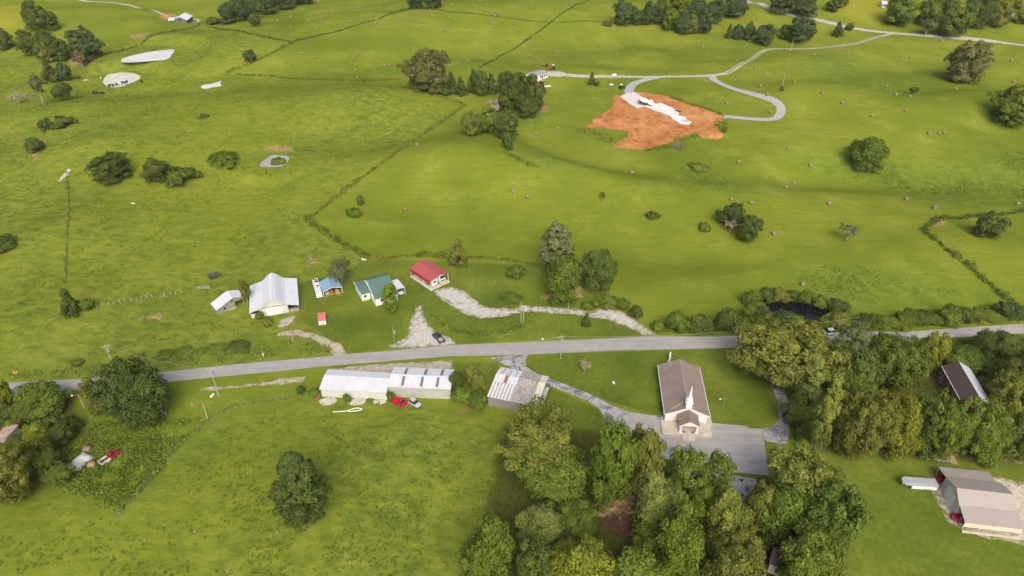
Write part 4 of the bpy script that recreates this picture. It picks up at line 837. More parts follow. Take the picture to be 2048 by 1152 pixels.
def tyre(label, p, r=.34):
    mb = MB(); n, k = 16, 8; vs = []; fs = []
    for i in range(n):
        for j in range(k):
            a, b = 6.2832 * i / n, 6.2832 * j / k; q = r - .1 + .1 * math.cos(b); vs.append((q * math.cos(a), q * math.sin(a), .1 + .1 * math.sin(b)))
            fs.append((i * k + j, ((i + 1) % n) * k + j, ((i + 1) % n) * k + (j + 1) % k, i * k + (j + 1) % k))
    return tag(mb.add(vs, fs).obj('tyre', RUBBER, loc=p, smooth=True), label, 'tyre', 'tyres on the trailer roof')
for i, (x, y) in enumerate([(.5, .93), (1.2, .86), (.8, .76), (1.3, .74), (1.1, .45)]): tyre(f'black tyre on the box trailer roof, {ORD[i]} from its far end', F.W(x, y * d, 2.062))

# blue-roofed open shed
F = Frame((646.3, 583.8), (683.8, 574.4), (673.2, 555.7), 1.9); w, d = F.w, F.d
t = thing('shed', 'open-fronted shed with mottled blue metal roof and clutter inside', 'shed', F.o, F.rz)
pr = [(-.1, 1.9), (w * .5, 2.75), (w + .1, 1.95)]; roof(t, pr, 'y', 0, d, BLUEM, .07, .6)
MB().prism([(-.12, 1.74), (w / 2, 2.59), (w + .12, 1.79), (w + .12, 1.93), (w / 2, 2.73), (-.12, 1.88)], 'y', -.06, -.005).obj('fascia', WHITEP, t)
gable(t, pr, 'y', d - .2, OLDWOOD, 0, w, name='back_wall'); MB().box(0, .2, 0, .08, d - .21, 1.8).obj('side_wall', PALEW, t); MB().box(w - .08, .2, 0, w, d - .21, 1.85).obj('side_wall', PALEW, t)
for x in (.06, w - .06): post(t, x, .08, 1.8, .06)
RUSTC = paint('rusty_brown', (.24, .11, .06), .85, .3, 2)
for lab, x0, x1, y0, z1, m in (('brown cabinet inside the blue-roofed shed', .35, .52, .8, 1.2, RUSTC), ('orange wooden crate at the mouth of the blue-roofed shed', .66, .82, .5, 1.0, paint('orange_wood', (.48, .22, .09), .8, .15)), ('tan plywood bin on the floor of the blue-roofed shed', .12, .32, .7, .8, paint('plywood', (.42, .32, .2), .8, .15))):
    q = thing('crate', lab, 'crate', F.W(x0 * w, y0, .02), F.rz); cw = (x1 - x0) * w
    MB().box(0, 0, 0, cw, 1.0, z1).obj('body', m, q, bevel=.02)
    for z in (.1, z1 - .22): MB().box(-.02, -.03, z, cw + .02, -.004, z + .12).obj('batten', m, q)

# green-roofed house
F = Frame((750, 597.3), (794, 585.5), (774.6, 548.6), 2.6); w = F.w
rx, ry, _ = F.L(728.9, 561, 4.6); dr = F.L(760, 554, 4.6)[1]; d = dr * 1.55
t = thing('house', 'white farmhouse with green metal roof and lower left wing', 'house', F.o, F.rz)
pr = [(-.25, 2.55), (dr, 4.6), (d + .2, 2.7)]; roof(t, pr, 'x', -.15, w + .2, GREENM, .1, .55)
gable(t, pr, 'x', 0, WHITEP, 0, d, name='side_wall'); gable(t, pr, 'x', w - .12, WHITEP, 0, d, name='side_wall')
MB().box(.13, 0, 0, w - .13, .12, 2.5).obj('front_wall', WHITEP, t); MB().box(.13, d - .12, 0, w - .13, d, 2.5).obj('back_wall', WHITEP, t)
MB().prism([(-.3, 2.40), (dr, 4.50), (dr, 4.68), (-.3, 2.62)], 'x', -.26, -.16).obj('barge_board', WHITEP, t)
for x in (.22, .62): window(t, 'f', w * x, .9, 1.2, 1.2)
MB().box(w * .42, -.05, 0, w * .42 + 1, -.004, 2.05).obj('door', paint('door_brown', (.2, .1, .06), .5), t)
a = F.L(722.5, 589, 2.3); b = F.L(738.3, 583.8, 2.3); c = F.L(710, 565, 2.3)
wx0, wx1, wy0, wy1 = a[0], -.3, min(a[1], b[1]), c[1]
pr2 = [(wy0 - .15, 2.3), ((wy0 + wy1) / 2, 2.75), (wy1 + .15, 2.35)]; roof(t, pr2, 'x', wx0 - .15, wx1, GREENM, .08, .55, 'wing_roof')
gable(t, pr2, 'x', wx0, WHITEP, wy0, wy1, name='wing_wall'); MB().box(wx0 + .13, wy0, 0, wx1, wy0 + .12, 2.25).obj('wing_wall', WHITEP, t); MB().box(wx0 + .13, wy1 - .12, 0, wx1, wy1, 2.25).obj('wing_wall', WHITEP, t)
MB().box(wx0 - .06, wy0 - .18, 2.28, wx0 - .16 - .06, wy1 + .2, 2.44).obj('barge_board', WHITEP, t)
window(t, 'f', wx0 + .6, .9, .9, 1.0, name='wing_window').location.y = wy0

# white carport
F = Frame((793.4, 579.7), (809.8, 574.4), (795.1, 558), 2.3); w, d = F.w, F.d; FC = F
t = thing('carport', 'flat white metal carport beside the green-roofed house', 'carport', F.o, F.rz)
roof(t, [(0, 2.3), (w / 2, 2.42), (w, 2.3)], 'y', 0, d, WHITEM, .09, .5)
for x in (.08, w - .08):
    for y in (.1, d / 2, d - .1): post(t, x, y, 2.22, .05)

# red carport and its concrete pad
F = Frame((860.8, 562.1), (896, 545.7), (855.5, 520), 3.2); w, d = F.w, F.d; FR = F
sl = MB().box(-.35, -.5, -.2, w + .3, d + .2, .10).obj('concrete_slab', CONC, loc=F.o, rz=F.rz, bevel=.02); tag(sl, 'pale concrete slab under the red carport', 'slab', kind='structure')
t = thing('carport', 'tall red metal carport sheltering a motorhome and a camper', 'carport', F.o, F.rz)
pr = [(-.2, 3.15), (w / 2, 4.0), (w + .2, 3.15)]; roof(t, pr, 'y', -.1, d + .1, REDM, .08, .6)
MB().box(-.16, 0, 2.05, -.10, d, 3.0).obj('side_panel', paint('red_panel', (.42, .028, .03), .5, .06), t); MB().box(w + .10, 0, 2.4, w + .16, d, 3.0).obj('side_panel', paint('red_panel', (.42, .028, .03)), t)
for x in (-.02, w + .02):
    for i in range(4): post(t, x, .1 + i * (d - .2) / 3, 3.0, .045, WHITEP, .10)

def wheels(root, L, wd, r=.36, xs=None, m=RUBBER):
    for x in xs or (-L * .31, L * .31):
        for s in (-1, 1):
            o = MB().cyl((x, s * (wd / 2 - .2), r), (x, s * (wd / 2 + .01), r), r, n=16).obj('wheel', m, root)
            MB().cyl((x, s * (wd / 2 + .012), r), (x, s * (wd / 2 + .03), r), r * .55, n=12).obj('hub', STEEL, o)

# motorhome and camper
q = thing('motorhome', 'white motorhome with dark windscreen under the red carport', 'motorhome', F.W(w * .73, 3.0, .10), F.rz - math.pi / 2)
RVW = paint('rv_gelcoat', (.72, .70, .67), .35, .03)
MB().frus((-3.2, -1.05, 2.4, 1.05, .45), (-3.2, -1.02, 2.55, 1.02, 1.7)).obj('body', RVW, q, bevel=.06); MB().frus((-3.2, -1.02, 2.55, 1.02, 1.705), (-3.15, -.98, 2.2, .98, 2.75)).obj('upper_body', RVW, q, bevel=.06)
MB().add([(2.56, -.9, 1.75), (2.56, .9, 1.75), (2.30, .84, 2.55), (2.30, -.84, 2.55)], [(0, 1, 2, 3)]).obj('windscreen', GLASS, q).location.x = .03
MB().box(2.45, -.8, .75, 2.56, .8, 1.15).obj('grille', TRIMD, q); MB().box(2.4, -1.0, .45, 2.62, 1.0, .7).obj('bumper', RVW, q); wheels(q, 6.4, 2.1, .38)
for s in (-1, 1): MB().box(2.44, s * .85 - .14, .8, 2.58, s * .85 + .14, 1.05).obj('headlight', STEEL, q); MB().box(-2.2, s * 1.03 - .02, 1.7, -.2, s * 1.03 + .02, 2.2).obj('window', GLASS, q)
q = thing('camper_trailer', 'boxy white camper with small dark rear window under the red carport', 'camper', F.W(w * .27, 2.95, .10), F.rz - math.pi / 2)
MB().box(-2.8, -1.0, .5, 2.6, 1.0, 2.6).obj('body', RVW, q, bevel=.08); MB().box(2.6, -.55, 1.55, 2.63, .55, 2.15).obj('rear_window', GLASS, q); MB().box(-2.7, -1.02, .75, 2.5, -1.004, .95).obj('stripe', TRIMD, q); MB().box(2.6, -.9, .5, 2.72, .9, .62).obj('bumper', STEEL, q); wheels(q, 5.2, 2.0, .33, (-.4, .4))
for i in range(4): MB().box(-2.2 + i * 1.1, -1.03, 1.5, -1.6 + i * 1.1, -1.004, 2.0).obj('window', GLASS, q)

# little red-topped shed
F = Frame((635.7, 640), (650.7, 638), (649, 626), 1.9); w, d = F.w, F.d
t = thing('well_house', 'tiny white shed with faded red roof alone on the lawn', 'shed', F.o, F.rz)
roof(t, [(-.1, 1.6), (d + .1, 2.15)], 'x', -.08, w + .08, paint('faded_red_roof', (.46, .14, .13), .7, .15, 1.5), .07)
MB().box(.05, .06, 0, w - .05, d - .06, 1.58).obj('wall', WHITEP, t); MB().box(w * .3, .02, .05, w * .7, .055, 1.4).obj('door', PALEW, t)

# two long white sheds
F = Frame((641, 776.8), (772.4, 784.4), (782.3, 747.5), 2.6); w, d = F.w, F.d; FS = F
t = thing('long_shed', 'long low white shed with plain patched metal roof beside road', 'shed', F.o, F.rz)
pr = [(-.2, 2.55), (d * .62, 3.25), (d + .2, 2.7)]
roof(t, pr, 'x', -.3, w + .1, WHITEM, .08)
rng = random.Random(4)
for i in range(18):
    x0 = -.28 + (w + .36) * i / 18; x1 = -.28 + (w + .36) * (i + 1) / 18 - .03
    for a_, b_ in ((-.22, d * .62), (d * .62, d + .22)):
        l = rng.uniform(0, .012); MB().add([(x0, a_, under(pr, a_) + .006 + l), (x1, a_, under(pr, a_) + .006 + l), (x1, b_, under(pr, b_) + .006 + l), (x0, b_, under(pr, b_) + .006 + l), (x0, a_, under(pr, a_) + .03 + l), (x1, a_, under(pr, a_) + .03 + l), (x1, b_, under(pr, b_) + .03 + l), (x0, b_, under(pr, b_) + .03 + l)], [(3, 2, 1, 0), (4, 5, 6, 7), (0, 1, 5, 4), (1, 2, 6, 5), (2, 3, 7, 6), (3, 0, 4, 7)]).obj('roof_sheet', WHITEM, t)
MB().box(0, 0, 0, w, .1, 2.28).obj('front_wall', PALEW, t); MB().box(0, d - .1, 0, w, d, 2.4).obj('back_wall', PALEW, t); gable(t, pr, 'x', 0, PALEW, .11, d - .11, name='side_wall'); gable(t, pr, 'x', w - .12, PALEW, .11, d - .11, name='side_wall')
for i in range(1, 5): MB().box(w * i / 5 - .04, -.03, .02, w * i / 5 + .04, -.003, 2.25).obj('batten', PALEW, t)
F = Frame((776.5, 772.7), (900.6, 778), (909.4, 739.3), 3.2); w, d = F.w, F.d
t = thing('long_shed', 'taller white corrugated shed with six brown skylight panels', 'shed', F.o, F.rz)
pr = [(-.1, 3.2), (d * .5, 3.95), (d + .1, 3.2)]; roof(t, pr, 'x', -.1, w + .1, WHITEM, .08, .42)
MB().prism([(d * .5 - .3, 3.94), (d * .5, 4.02), (d * .5 + .3, 3.94), (d * .5, 3.98)], 'x', -.1, w + .1).obj('ridge_cap', WHITEM, t)
for fx, (u0, u1) in zip((.20, .505, .76, .205, .53, .80), ((.04, .44), (.04, .44), (.04, .44), (.55, .95), (.55, .95), (.55, .95))):
    x0 = w * fx; y0, y1 = d * u0, d * u1; vs = []
    for dz in (.04, .075):
        for x, y in ((x0, y0), (x0 + .62, y0), (x0 + .62, y1), (x0, y1)): vs.append((x, y, under(pr, y) + dz))
    MB().add(vs, [(3, 2, 1, 0), (4, 5, 6, 7), (0, 1, 5, 4), (1, 2, 6, 5), (2, 3, 7, 6), (3, 0, 4, 7)]).obj('skylight', SKYL, t)
corrugated(t, 0, w, 0, 0, 3.05, CORR, .45); MB().box(0, d - .1, 0, w, d, 3.05).obj('back_wall', CORR, t); gable(t, pr, 'x', 0, CORR, .11, d - .11, name='side_wall'); gable(t, pr, 'x', w - .12, CORR, .11, d - .11, name='side_wall')
MB().box(0, -.07, 0, w, -.045, .16).obj('base_board', CREAM, t)

# rusty old barn: each roof sheet its own piece
F = Frame((975.7, 792), (1074.8, 813.1), (1085.3, 754.5), 3.1); w, d = F.w, F.d
t = thing('old_barn', 'dilapidated grey barn with rust-streaked patchwork metal roof', 'barn', F.o, F.rz)
pr = [(-.25, 3.1), (d * .68, 4.3), (d + .2, 3.5)]; roof(t, pr, 'x', -.1, w + .1, paint('old_roof_deck', (.12, .09, .075), .9, .3), .08)
def rusty(name, base, rust, thr, sc):
    m, tt, b = mat(name); p = pos(tt, True, (2.2, .35, 1)); q = pos(tt, True)
    c = mix(tt, step(tt, nz(tt, p, sc, 6, .65), thr, thr + .12), base, rust); c = mix(tt, op(tt, 'MULTIPLY', step(tt, nz(tt, q, 2.2, 6, .7), .5, .7), .45), c, tuple(x * .55 for x in rust))
    tt.links.new(c, b.inputs['Base Color']); b.inputs['Roughness'].default_value = .65; b.inputs['Metallic'].default_value = .15; return m
RW = rusty('rust_streaked_tin', (.62, .63, .65), (.30, .14, .10), .60, .9); RD = rusty('rusted_tin', (.42, .34, .30), (.26, .13, .095), .46, 2.0); RO = paint('orange_rust', (.30, .115, .06), .8, .25, 2)
WG = rusty('lichen_grey_tin', (.44, .41, .37), (.24, .20, .17), .47, 2.5); CS = paint('cream_tin', (.56, .53, .44), .7, .06, .8, 0, (.42, .38, .3), .4); BT = paint('bluish_tin', (.56, .60, .66), .5, .06)
rng = random.Random(11); cols = 15
for i in range(cols):
    for j, (a_, b_) in enumerate(((-.27, .22 * d), (.225 * d, .45 * d), (.455 * d, .68 * d), (.682 * d, d + .22))):
        x0 = -.12 + (w + .24) * i / cols; x1 = -.12 + (w + .24) * (i + 1) / cols - (.05 if i < 7 else .015); f = i / cols
        m = (RO if (i, j) in ((3, 2),) else BT if i == 6 or (i > 3 and j == 3 and i < 7) else RW) if f < .46 else CS if f > .84 else WG
        l = rng.uniform(.006, .03); vs = []; sk = rng.uniform(-.03, .03) if i < 7 else 0
        for dz in (l, l + .02):
            for x, y in ((x0, a_), (x1, a_), (x1 + sk, b_), (x0 + sk, b_)): vs.append((x, y, under(pr, y) + dz))
        MB().add(vs, [(3, 2, 1, 0), (4, 5, 6, 7), (0, 1, 5, 4), (1, 2, 6, 5), (2, 3, 7, 6), (3, 0, 4, 7)]).obj('roof_sheet', m, t)
        if (j < 2 or (j == 3 and i % 2)) and i < 7: MB().add([(x1 - .30, a_ + .05, under(pr, a_ + .05) + l + .024), (x1 - .06, a_ + .05, under(pr, a_ + .05) + l + .024), (x1 - .06, b_ - .1, under(pr, b_ - .1) + l + .024), (x1 - .30, b_ - .1, under(pr, b_ - .1) + l + .024)], [(0, 1, 2, 3)]).obj('rust_streak', RD, t)
boards(t, 0, w - .1, .1, lambda x: 2.85 - .25 * (x < 1.2), OLDWOOD, bw=.3, seed=7); boards(t, 0, w - .1, d - .2, lambda x: 3.3, OLDWOOD, 'back_wall', bw=.3, seed=8)
gable(t, pr, 'x', .02, OLDWOOD, .2, d - .25, name='side_wall'); gable(t, pr, 'x', w - .14, PALEW, .2, d - .25, name='side_wall')
MB().box(w * .655, .05, 2.35, w * .675, .095, 2.8).obj('hole', DARK, t)
roof(t, [(d * .15, 2.75), (d * .72, 3.0)], 'x', w + .15, w + 1.0, paint('grey_sheet', (.36, .36, .35), .6), .05, name='lean_to_roof')
plant((1000, 788, 1026, 812), 'bush', 'm', 'vine climbing the front boards of the rusty barn')

# church
F = Frame((1330.4, 827.4), (1419.4, 832.7), (1396.6, 734), 2.6); w, d = F.w, F.d; FCH = F
t = thing('church', 'white church with brown shingle roof, porch and slender steeple', 'church', F.o, F.rz)
zr = 4.9; pr = [(-.1, 2.6), (w / 2, zr), (w + .1, 2.6)]; roof(t, pr, 'y', -.1, d, SHINGLE, .12)
MB().prism([(w / 2 - .28, zr - .10), (w / 2, zr + .035), (w / 2 + .28, zr - .10), (w / 2, zr - .02)], 'y', -.11, d + .01).obj('ridge_cap', paint('ridge_shingle', (.26, .21, .18), .9, .1), t)
gable(t, pr, 'y', .15, WHITEP, .15, w - .35, name='front_wall', drop=.16); gable(t, pr, 'y', d - .4, WHITEP, .15, w - .35, name='back_wall', drop=.16)
MB().box(.15, .28, 0, .27, d - .41, 2.5).obj('side_wall', WHITEP, t); MB().box(w - .47, .28, 0, w - .35, d - .41, 2.5).obj('side_wall', WHITEP, t)
MB().prism([(-.14, 2.36), (w / 2, zr - .24), (w + .14, 2.36), (w + .14, 2.56), (w / 2, zr - .01), (-.14, 2.56)], 'y', -.18, -.11).obj('barge_board', WHITEP, t)
MB().box(-.22, -.1, 2.42, -.105, d, 2.54).obj('gutter', WHITEP, t); MB().box(w + .105, -.1, 2.42, w + .22, d, 2.54).obj('gutter', WHITEP, t)
for i in range(5):
    window(t, 'l', d * (.1 + .17 * i), .8, 1.1, 1.5).location.x = .15; window(t, 'r', d * (.1 + .17 * i), .8, 1.1, 1.5, W=w - .35)
pl = F.L(1358.5, 852, 2.75); prr = F.L(1400.7, 854.3, 2.75); x0, x1, yf = pl[0], prr[0], (pl[1] + prr[1]) / 2; xm = (x0 + x1) / 2
pp = [(x0, 2.7), (xm, 4.15), (x1, 2.7)]; roof(t, pp, 'y', yf, .14, SHINGLE, .1, name='porch_roof')
MB().prism([(x0 + .25, 2.66), (x1 - .25, 2.66), (xm, 3.98)], 'y', yf + .12, yf + .2).obj('porch_gable', WHITEP, t)
MB().prism([(x0 - .03, 2.52), (xm, 3.98), (x1 + .03, 2.52), (x1 + .03, 2.68), (xm, 4.14), (x0 - .03, 2.68)], 'y', yf - .06, yf - .005).obj('porch_fascia', WHITEP, t)
tz = .55
for x in (x0 + .5, x1 - .5):
    c = MB().box(x - .2, yf + .2, tz + .001, x + .2, yf + .6, 2.6).obj('column', WHITEP, t); MB().box(x - .28, yf + .12, tz + .002, x + .28, yf + .68, tz + .2).obj('plinth', WHITEP, c)
MB().box(xm - .95, .08, tz, xm + .95, .148, 2.75).obj('double_door', paint('tan_door', (.42, .34, .24), .5, .05), t)
a = F.L(1321.6, 842.6, tz); b = F.L(1417, 848.5, tz); c = F.L(1422.4, 872.5, tz); yt = c[1]
MB().box(a[0], yt, .0, b[0] + .3, .10, tz).obj('terrace', CONC, t, bevel=.03)
for i in range(4): MB().box(xm - 1.35, yt - .32 * (i + 1), 0, xm + 1.35, yt - .32 * i - .001, tz - .135 * (i + 1) + .12).obj('step', CONC, t)
for x in (xm - .03,): MB().tube([(x, yt - 1.3, .05), (x, yt - 1.3, .95), (x, yt + .6, 1.5), (x, yt + .6, tz)], .05, 6).obj('handrail', WHITEP, t)
MB().box(b[0] - 1.9, yt + .06, tz + .001, b[0] - .5, yt + .5, tz + .4).obj('planter', CREAM, t)
MB().box(x0 + 1.2, yt + .5, tz + .001, x0 + 1.45, yt + .75, tz + .5).obj('urn', TRIMD, t); MB().box(x1 - 1.45, yt + .5, tz + .001, x1 - 1.2, yt + .75, tz + .5).obj('urn', TRIMD, t)
sx, sy, _ = F.L(1376.4, 811, zr); sx = w / 2
st = MB().frus((sx - .7, sy - .7, sx + .7, sy + .7, zr - .6), (sx - .66, sy - .66, sx + .66, sy + .66, zr + 1.25)).obj('steeple', WHITEP, t)
MB().box(sx - .82, sy - .82, zr + 1.251, sx + .82, sy + .82, zr + 1.36).obj('cornice', WHITEP, st); MB().box(sx - .54, sy - .54, zr + 1.361, sx + .54, sy + .54, zr + 2.15).obj('belfry', WHITEP, st)
MB().box(sx - .64, sy - .64, zr + 2.151, sx + .64, sy + .64, zr + 2.24).obj('upper_cornice', WHITEP, st); MB().cyl((sx, sy, zr + 2.241), (sx, sy, zr + 5.8), .50, .03, 8).obj('spire', WHITEP, st)
for x, y, h in ((w * .38, sy + 1.4, .5), (w * .63, sy - .2, .3)): MB().cyl((x, y, under(pr, x) - .05), (x, y, under(pr, x) + h), .05, n=8).obj('vent_pipe', WHITEP, t)
MB().tube([(w * .12, sy + .2, under(pr, w * .12) + .03), (w * .38, sy + 1.35, under(pr, w * .38) + .03)], .025, 5).obj('cable', WHITEP, t)
pa = F.L(1401, 755, 0); pb = F.L(1429.4, 846.7, 0)
tag(MB().box(w - .05, -.6, 0, w + 1.0, pa[1], .13).obj('sidewalk', CONC, loc=F.o, rz=F.rz), 'narrow concrete walk along the right wall of the church', 'path', kind='structure')
q = thing('air_conditioner', 'grey air conditioner unit at the front left corner of church', 'air conditioner', F.W(-.9, .9), F.rz)
MB().box(-.4, -.4, 0, .4, .4, .85).obj('case', STEEL, q, bevel=.04); MB().cyl((0, 0, .851), (0, 0, .88), .32, n=16).obj('fan_grille', TRIMD, q)
q = thing('church_sign', 'white upright sign with curved sides behind the church', 'sign', at(1339, 719), R(70))
MB().prism([(-.9, .5), (.9, .5), (1.0, 1.6), (.6, 2.1), (0, 2.3), (-.6, 2.1), (-1.0, 1.6)], 'y', -.12, .12).obj('panel', WHITEP, q, bevel=.03); MB().box(-.8, -.25, 0, .8, .25, .49).obj('base', WHITEP, q); MB().prism([(-.7, .75), (.7, .75), (.75, 1.6), (0, 2.0), (-.75, 1.6)], 'y', -.145, -.125).obj('message_board', paint('sign_face', (.62, .62, .6), .4, .04), q)

# tan garage with two lean-tos
F = Frame((1927.9, 1043.9), (2048, 1057.8), (1990, 945), 2.4); FG = F
y1 = F.L(1916, 1010.8, 3.2)[1]; y2 = F.L(1905.2, 975, 5.0)[1]; y3 = F.L(1887, 953, 3.3)[1]; y4 = F.L(1871.9, 932, 2.5)[1]; w = F.L(2026.8, 987, 5.0)[0]
t = thing('garage', 'tan metal garage with white door and a lean-to on each side', 'garage', F.o, F.rz)
pm = [(y1, 3.35), (y2, 5.0), (y3, 3.35)]; roof(t, pm, 'x', 0, w, TANM, .1)
pn = [(-.1, 2.4), (y1 - .02, 3.2)]; roof(t, pn, 'x', .15, w + .3, TANM, .08, 0, 'near_lean_to_roof'); pf = [(y3 + .02, 3.2), (y4, 2.45)]; roof(t, pf, 'x', .1, w - .6, TANM, .08, 0, 'far_lean_to_roof')
gable(t, pm, 'x', .05, TANW, y1 + .1, y3 - .1, name='gable_wall'); gable(t, pm, 'x', w - .2, TANW, y1 + .1, y3 - .1, name='gable_wall')
MB().box(.18, y1 + .1, 0, w - .21, y1 + .2, 3.2).obj('side_wall', TANW, t); MB().box(.18, y3 - .2, 0, w - .21, y3 - .1, 3.2).obj('side_wall', TANW, t)
ym = (y1 + y3) / 2; MB().box(-.02, ym - 1.7, .05, .045, ym + 1.5, 3.3).obj('garage_door', paint('pale_door', (.60, .64, .63), .5, .03), t); MB().box(.3, .02, 1.0, w + .2, .08, 2.25).obj('lean_to_wall', CREAM, t)
for x in (.4, w * .33, w * .66, w): post(t, x, .12, 2.3, .06, TANW)
for x in (.3, w * .5, w - .9): post(t, x, y4 - .15, 2.35, .06, TANW)
for lab, off, n in (('low block retaining wall along the tan garage', -.45, 9),):
    q = thing('retaining_wall', lab, 'wall', F.W(.2, off), F.rz)
    for i in range(n * 2): MB().box(i * (w / n / 2), -.18, 0, (i + 1) * (w / n / 2) - .03, .18, .38).obj('block', CONC, q)

# brick house in the trees
F = Frame((1926.6, 806.6), (1968, 795), (1918, 735), 4.4)
A = atz(1926.6, 806.6, F.g + 4.4); B = atz(1885.5, 732, F.g + 4.4); C = atz(1918.4, 724, F.g + 6.2)
e = B - A; e.z = 0; d = e.length; e.normalize(); n = Vector((e.y, -e.x, 0)); wd = max(6.0, (C - B).dot(n) * 2)
t = thing('brick_house', 'two-storey red brick house with dark roof hidden among trees', 'house', (A.x, A.y, F.g), math.atan2(n.y, n.x))
pr = [(-.15, 4.4), (wd / 2, 6.2), (wd + .15, 4.4)]; DKROOF = paint('dark_brown_roof', (.075, .052, .05), .8, .15, .6, spec=.2)
MB().prism([(-.15, 4.4), (wd / 2, 6.2), (wd / 2, 6.1), (-.15, 4.3)], 'y', -.1, d + .1).obj('roof', DKROOF, t); MB().prism([(wd / 2 + .001, 6.1), (wd + .15, 4.3), (wd + .15, 4.4), (wd / 2 + .001, 6.2)], 'y', -.1, d + .1).obj('roof', WHITEM, t)
gable(t, pr, 'y', 0, BRICK, 0, wd); gable(t, pr, 'y', d - .12, BRICK, 0, wd)
MB().box(0, .13, 0, .15, d - .13, 4.2).obj('side_wall', BRICK, t); MB().box(wd - .15, .13, 0, wd, d - .13, 4.2).obj('side_wall', BRICK, t)
for y in (.08, .32, .56, .84):
    window(t, 'l', d * y, 2.7, 1.1, 1.2); window(t, 'l', d * y, .7, 1.1, 1.2)
MB().box(-.28, -.05, 4.22, -.16, d + .05, 4.34).obj('gutter', WHITEP, t)

# white mobile home on the far lane
F = Frame((1069, 153.4), (1096, 145.2), (1080, 139.2), 2.6); w, d = F.w, max(F.d, 4.5)
t = thing('mobile_home', 'white mobile home with grey roof beside the dark grove', 'house', F.o, F.rz)
pr = [(-.2, 2.6), (d / 2, 3.3), (d + .2, 2.6)]; roof(t, pr, 'x', -.2, w + .2, paint('grey_shingle', (.27, .27, .29), .85, .1), .1)
MB().box(0, 0, 0, w, .12, 2.5).obj('front_wall', WHITEP, t); MB().box(0, d - .12, 0, w, d, 2.5).obj('back_wall', WHITEP, t); gable(t, pr, 'x', 0, WHITEP, .13, d - .13, name='side_wall'); gable(t, pr, 'x', w - .12, WHITEP, .13, d - .13, name='side_wall')
for x in (.12, .42, .70, .86): window(t, 'f', w * x, 1.0, .9, 1.1, frame=TRIMD)
MB().box(w * .55, -.05, .1, w * .55 + .9, -.004, 2.1).obj('door', TRIMD, t)
DECKW = paint('deck_wood', (.34, .22, .13), .85, .2, 2)
q = thing('deck', 'small brown wooden deck in front of the mobile home', 'deck', at(1082, 164), F.rz)
for i in range(8): MB().box(-2.6 + i * .65, -1.4, .62, -1.98 + i * .65, 1.4, .70).obj('plank', DECKW, q)
for x in (-2.5, 2.4):
    for y in (-1.3, 1.3): MB().box(x - .07, y - .07, 0, x + .07, y + .07, .615).obj('post', DECKW, q)
q = thing('lattice_fence', 'short pale panel fence below the mobile home deck', 'fence', at(1090, 175), R(12))
for i in range(4): MB().box(-3.2 + i * 1.6, -.03, .1, -1.72 + i * 1.6, .03, 1.1).obj('panel', paint('fence_grey', (.44, .47, .48), .7), q); post(q, -3.25 + i * 1.6, 0, 1.2, .05)

# far houses
def far_house(label, a, b, c, ze, zr, rm, wm, depth_=None, fr=WHITEP, ax='y'):
    F = Frame(a, b, c, ze); w = F.w; d = depth_ or F.d; t = thing('house', label, 'house', F.o, F.rz)
    if ax == 'y': pr = [(-.4, ze), (w / 2, zr), (w + .4, ze)]; roof(t, pr, 'y', -.4, d, rm, .12, .9); gable(t, pr, 'y', 0, wm, 0, w, name='front_wall'); gable(t, pr, 'y', d - .5, wm, 0, w, name='back_wall'); MB().box(0, .13, 0, .12, d - .51, ze - .15).obj('side_wall', wm, t); MB().box(w - .12, .13, 0, w, d - .51, ze - .15).obj('side_wall', wm, t)
    else: pr = [(-.4, ze), (d / 2, zr), (d + .4, ze)]; roof(t, pr, 'x', -.4, w + .4, rm, .12, .9); gable(t, pr, 'x', 0, wm, .13, d - .13, name='side_wall'); gable(t, pr, 'x', w - .12, wm, .13, d - .13, name='side_wall'); MB().box(0, 0, 0, w, .12, ze - .12).obj('front_wall', wm, t); MB().box(0, d - .12, 0, w, d, ze - .12).obj('back_wall', wm, t)
    for x in (.15, .62): window(t, 'f', w * x, .9, 1.3, 1.2, frame=fr)
    return t, F
SLATEW = paint('charcoal_siding', (.09, .085, .085), .7, .1)
t, F = far_house('far house with white metal roof and dark gable end', (347, 41), (373, 40.5), (374, 33), 2.7, 5.0, WHITEM, SLATEW, 13)
roof(t, [(1.0, 2.5), (5.0, 3.6), (9.0, 2.5)], 'x', -4.2, -.42, WHITEM, .1, .9, 'wing_roof'); MB().box(-4.0, 1.5, 0, -.02, 8.5, 2.35).obj('wing_wall', SLATEW, t)
far_house('far brick house with grey roof at the top right woods', (2022, 33), (2046, 36), (2043, 22), 2.8, 5.0, paint('grey_shingle', (.27, .27, .29)), paint('pale_brick', (.42, .2, .14), .9, .15), 9, ax='x')
far_house('tiny pale house at the top of the far right hill', (1766, 8), (1775, 8), (1776, 3), 2.5, 3.9, WHITEM, CREAM, 6, ax='x')
far_house('tiny white house beside the far road top', (1476, 19), (1490, 18), (1489, 13), 2.3, 3.2, WHITEM, WHITEP, 4, ax='x')
F = Frame((1541, 1125), (1580, 1140), (1585, 1100), 3.0); t = thing('house', 'dark brown roofed house showing between the nearest trees', 'house', F.o, F.rz)
pr = [(-.3, 3.0), (F.d / 2, 4.6), (F.d + .3, 3.0)]; roof(t, pr, 'x', -.2, F.w + .2, paint('umber_roof', (.085, .06, .055), .85, .15), .12); MB().box(0, 0, 0, F.w, F.d, 2.85).obj('wall', CREAM, t); window(t, 'f', 1, .9, 1.2, 1.2); window(t, 'l', 1, .9, 1.2, 1.2)
F = Frame((-8, 872), (12, 876), (22, 868), 2.2); t = thing('shed', 'rusty white tin shed roof showing at the left frame edge', 'shed', F.o, F.rz)
roof(t, [(-.1, 2.2), (3.6, 2.7)], 'x', -.1, F.w + .1, RD, .06, .5); MB().box(.1, .1, 0, F.w - .1, 3.4, 2.1).obj('wall', OLDWOOD, t)
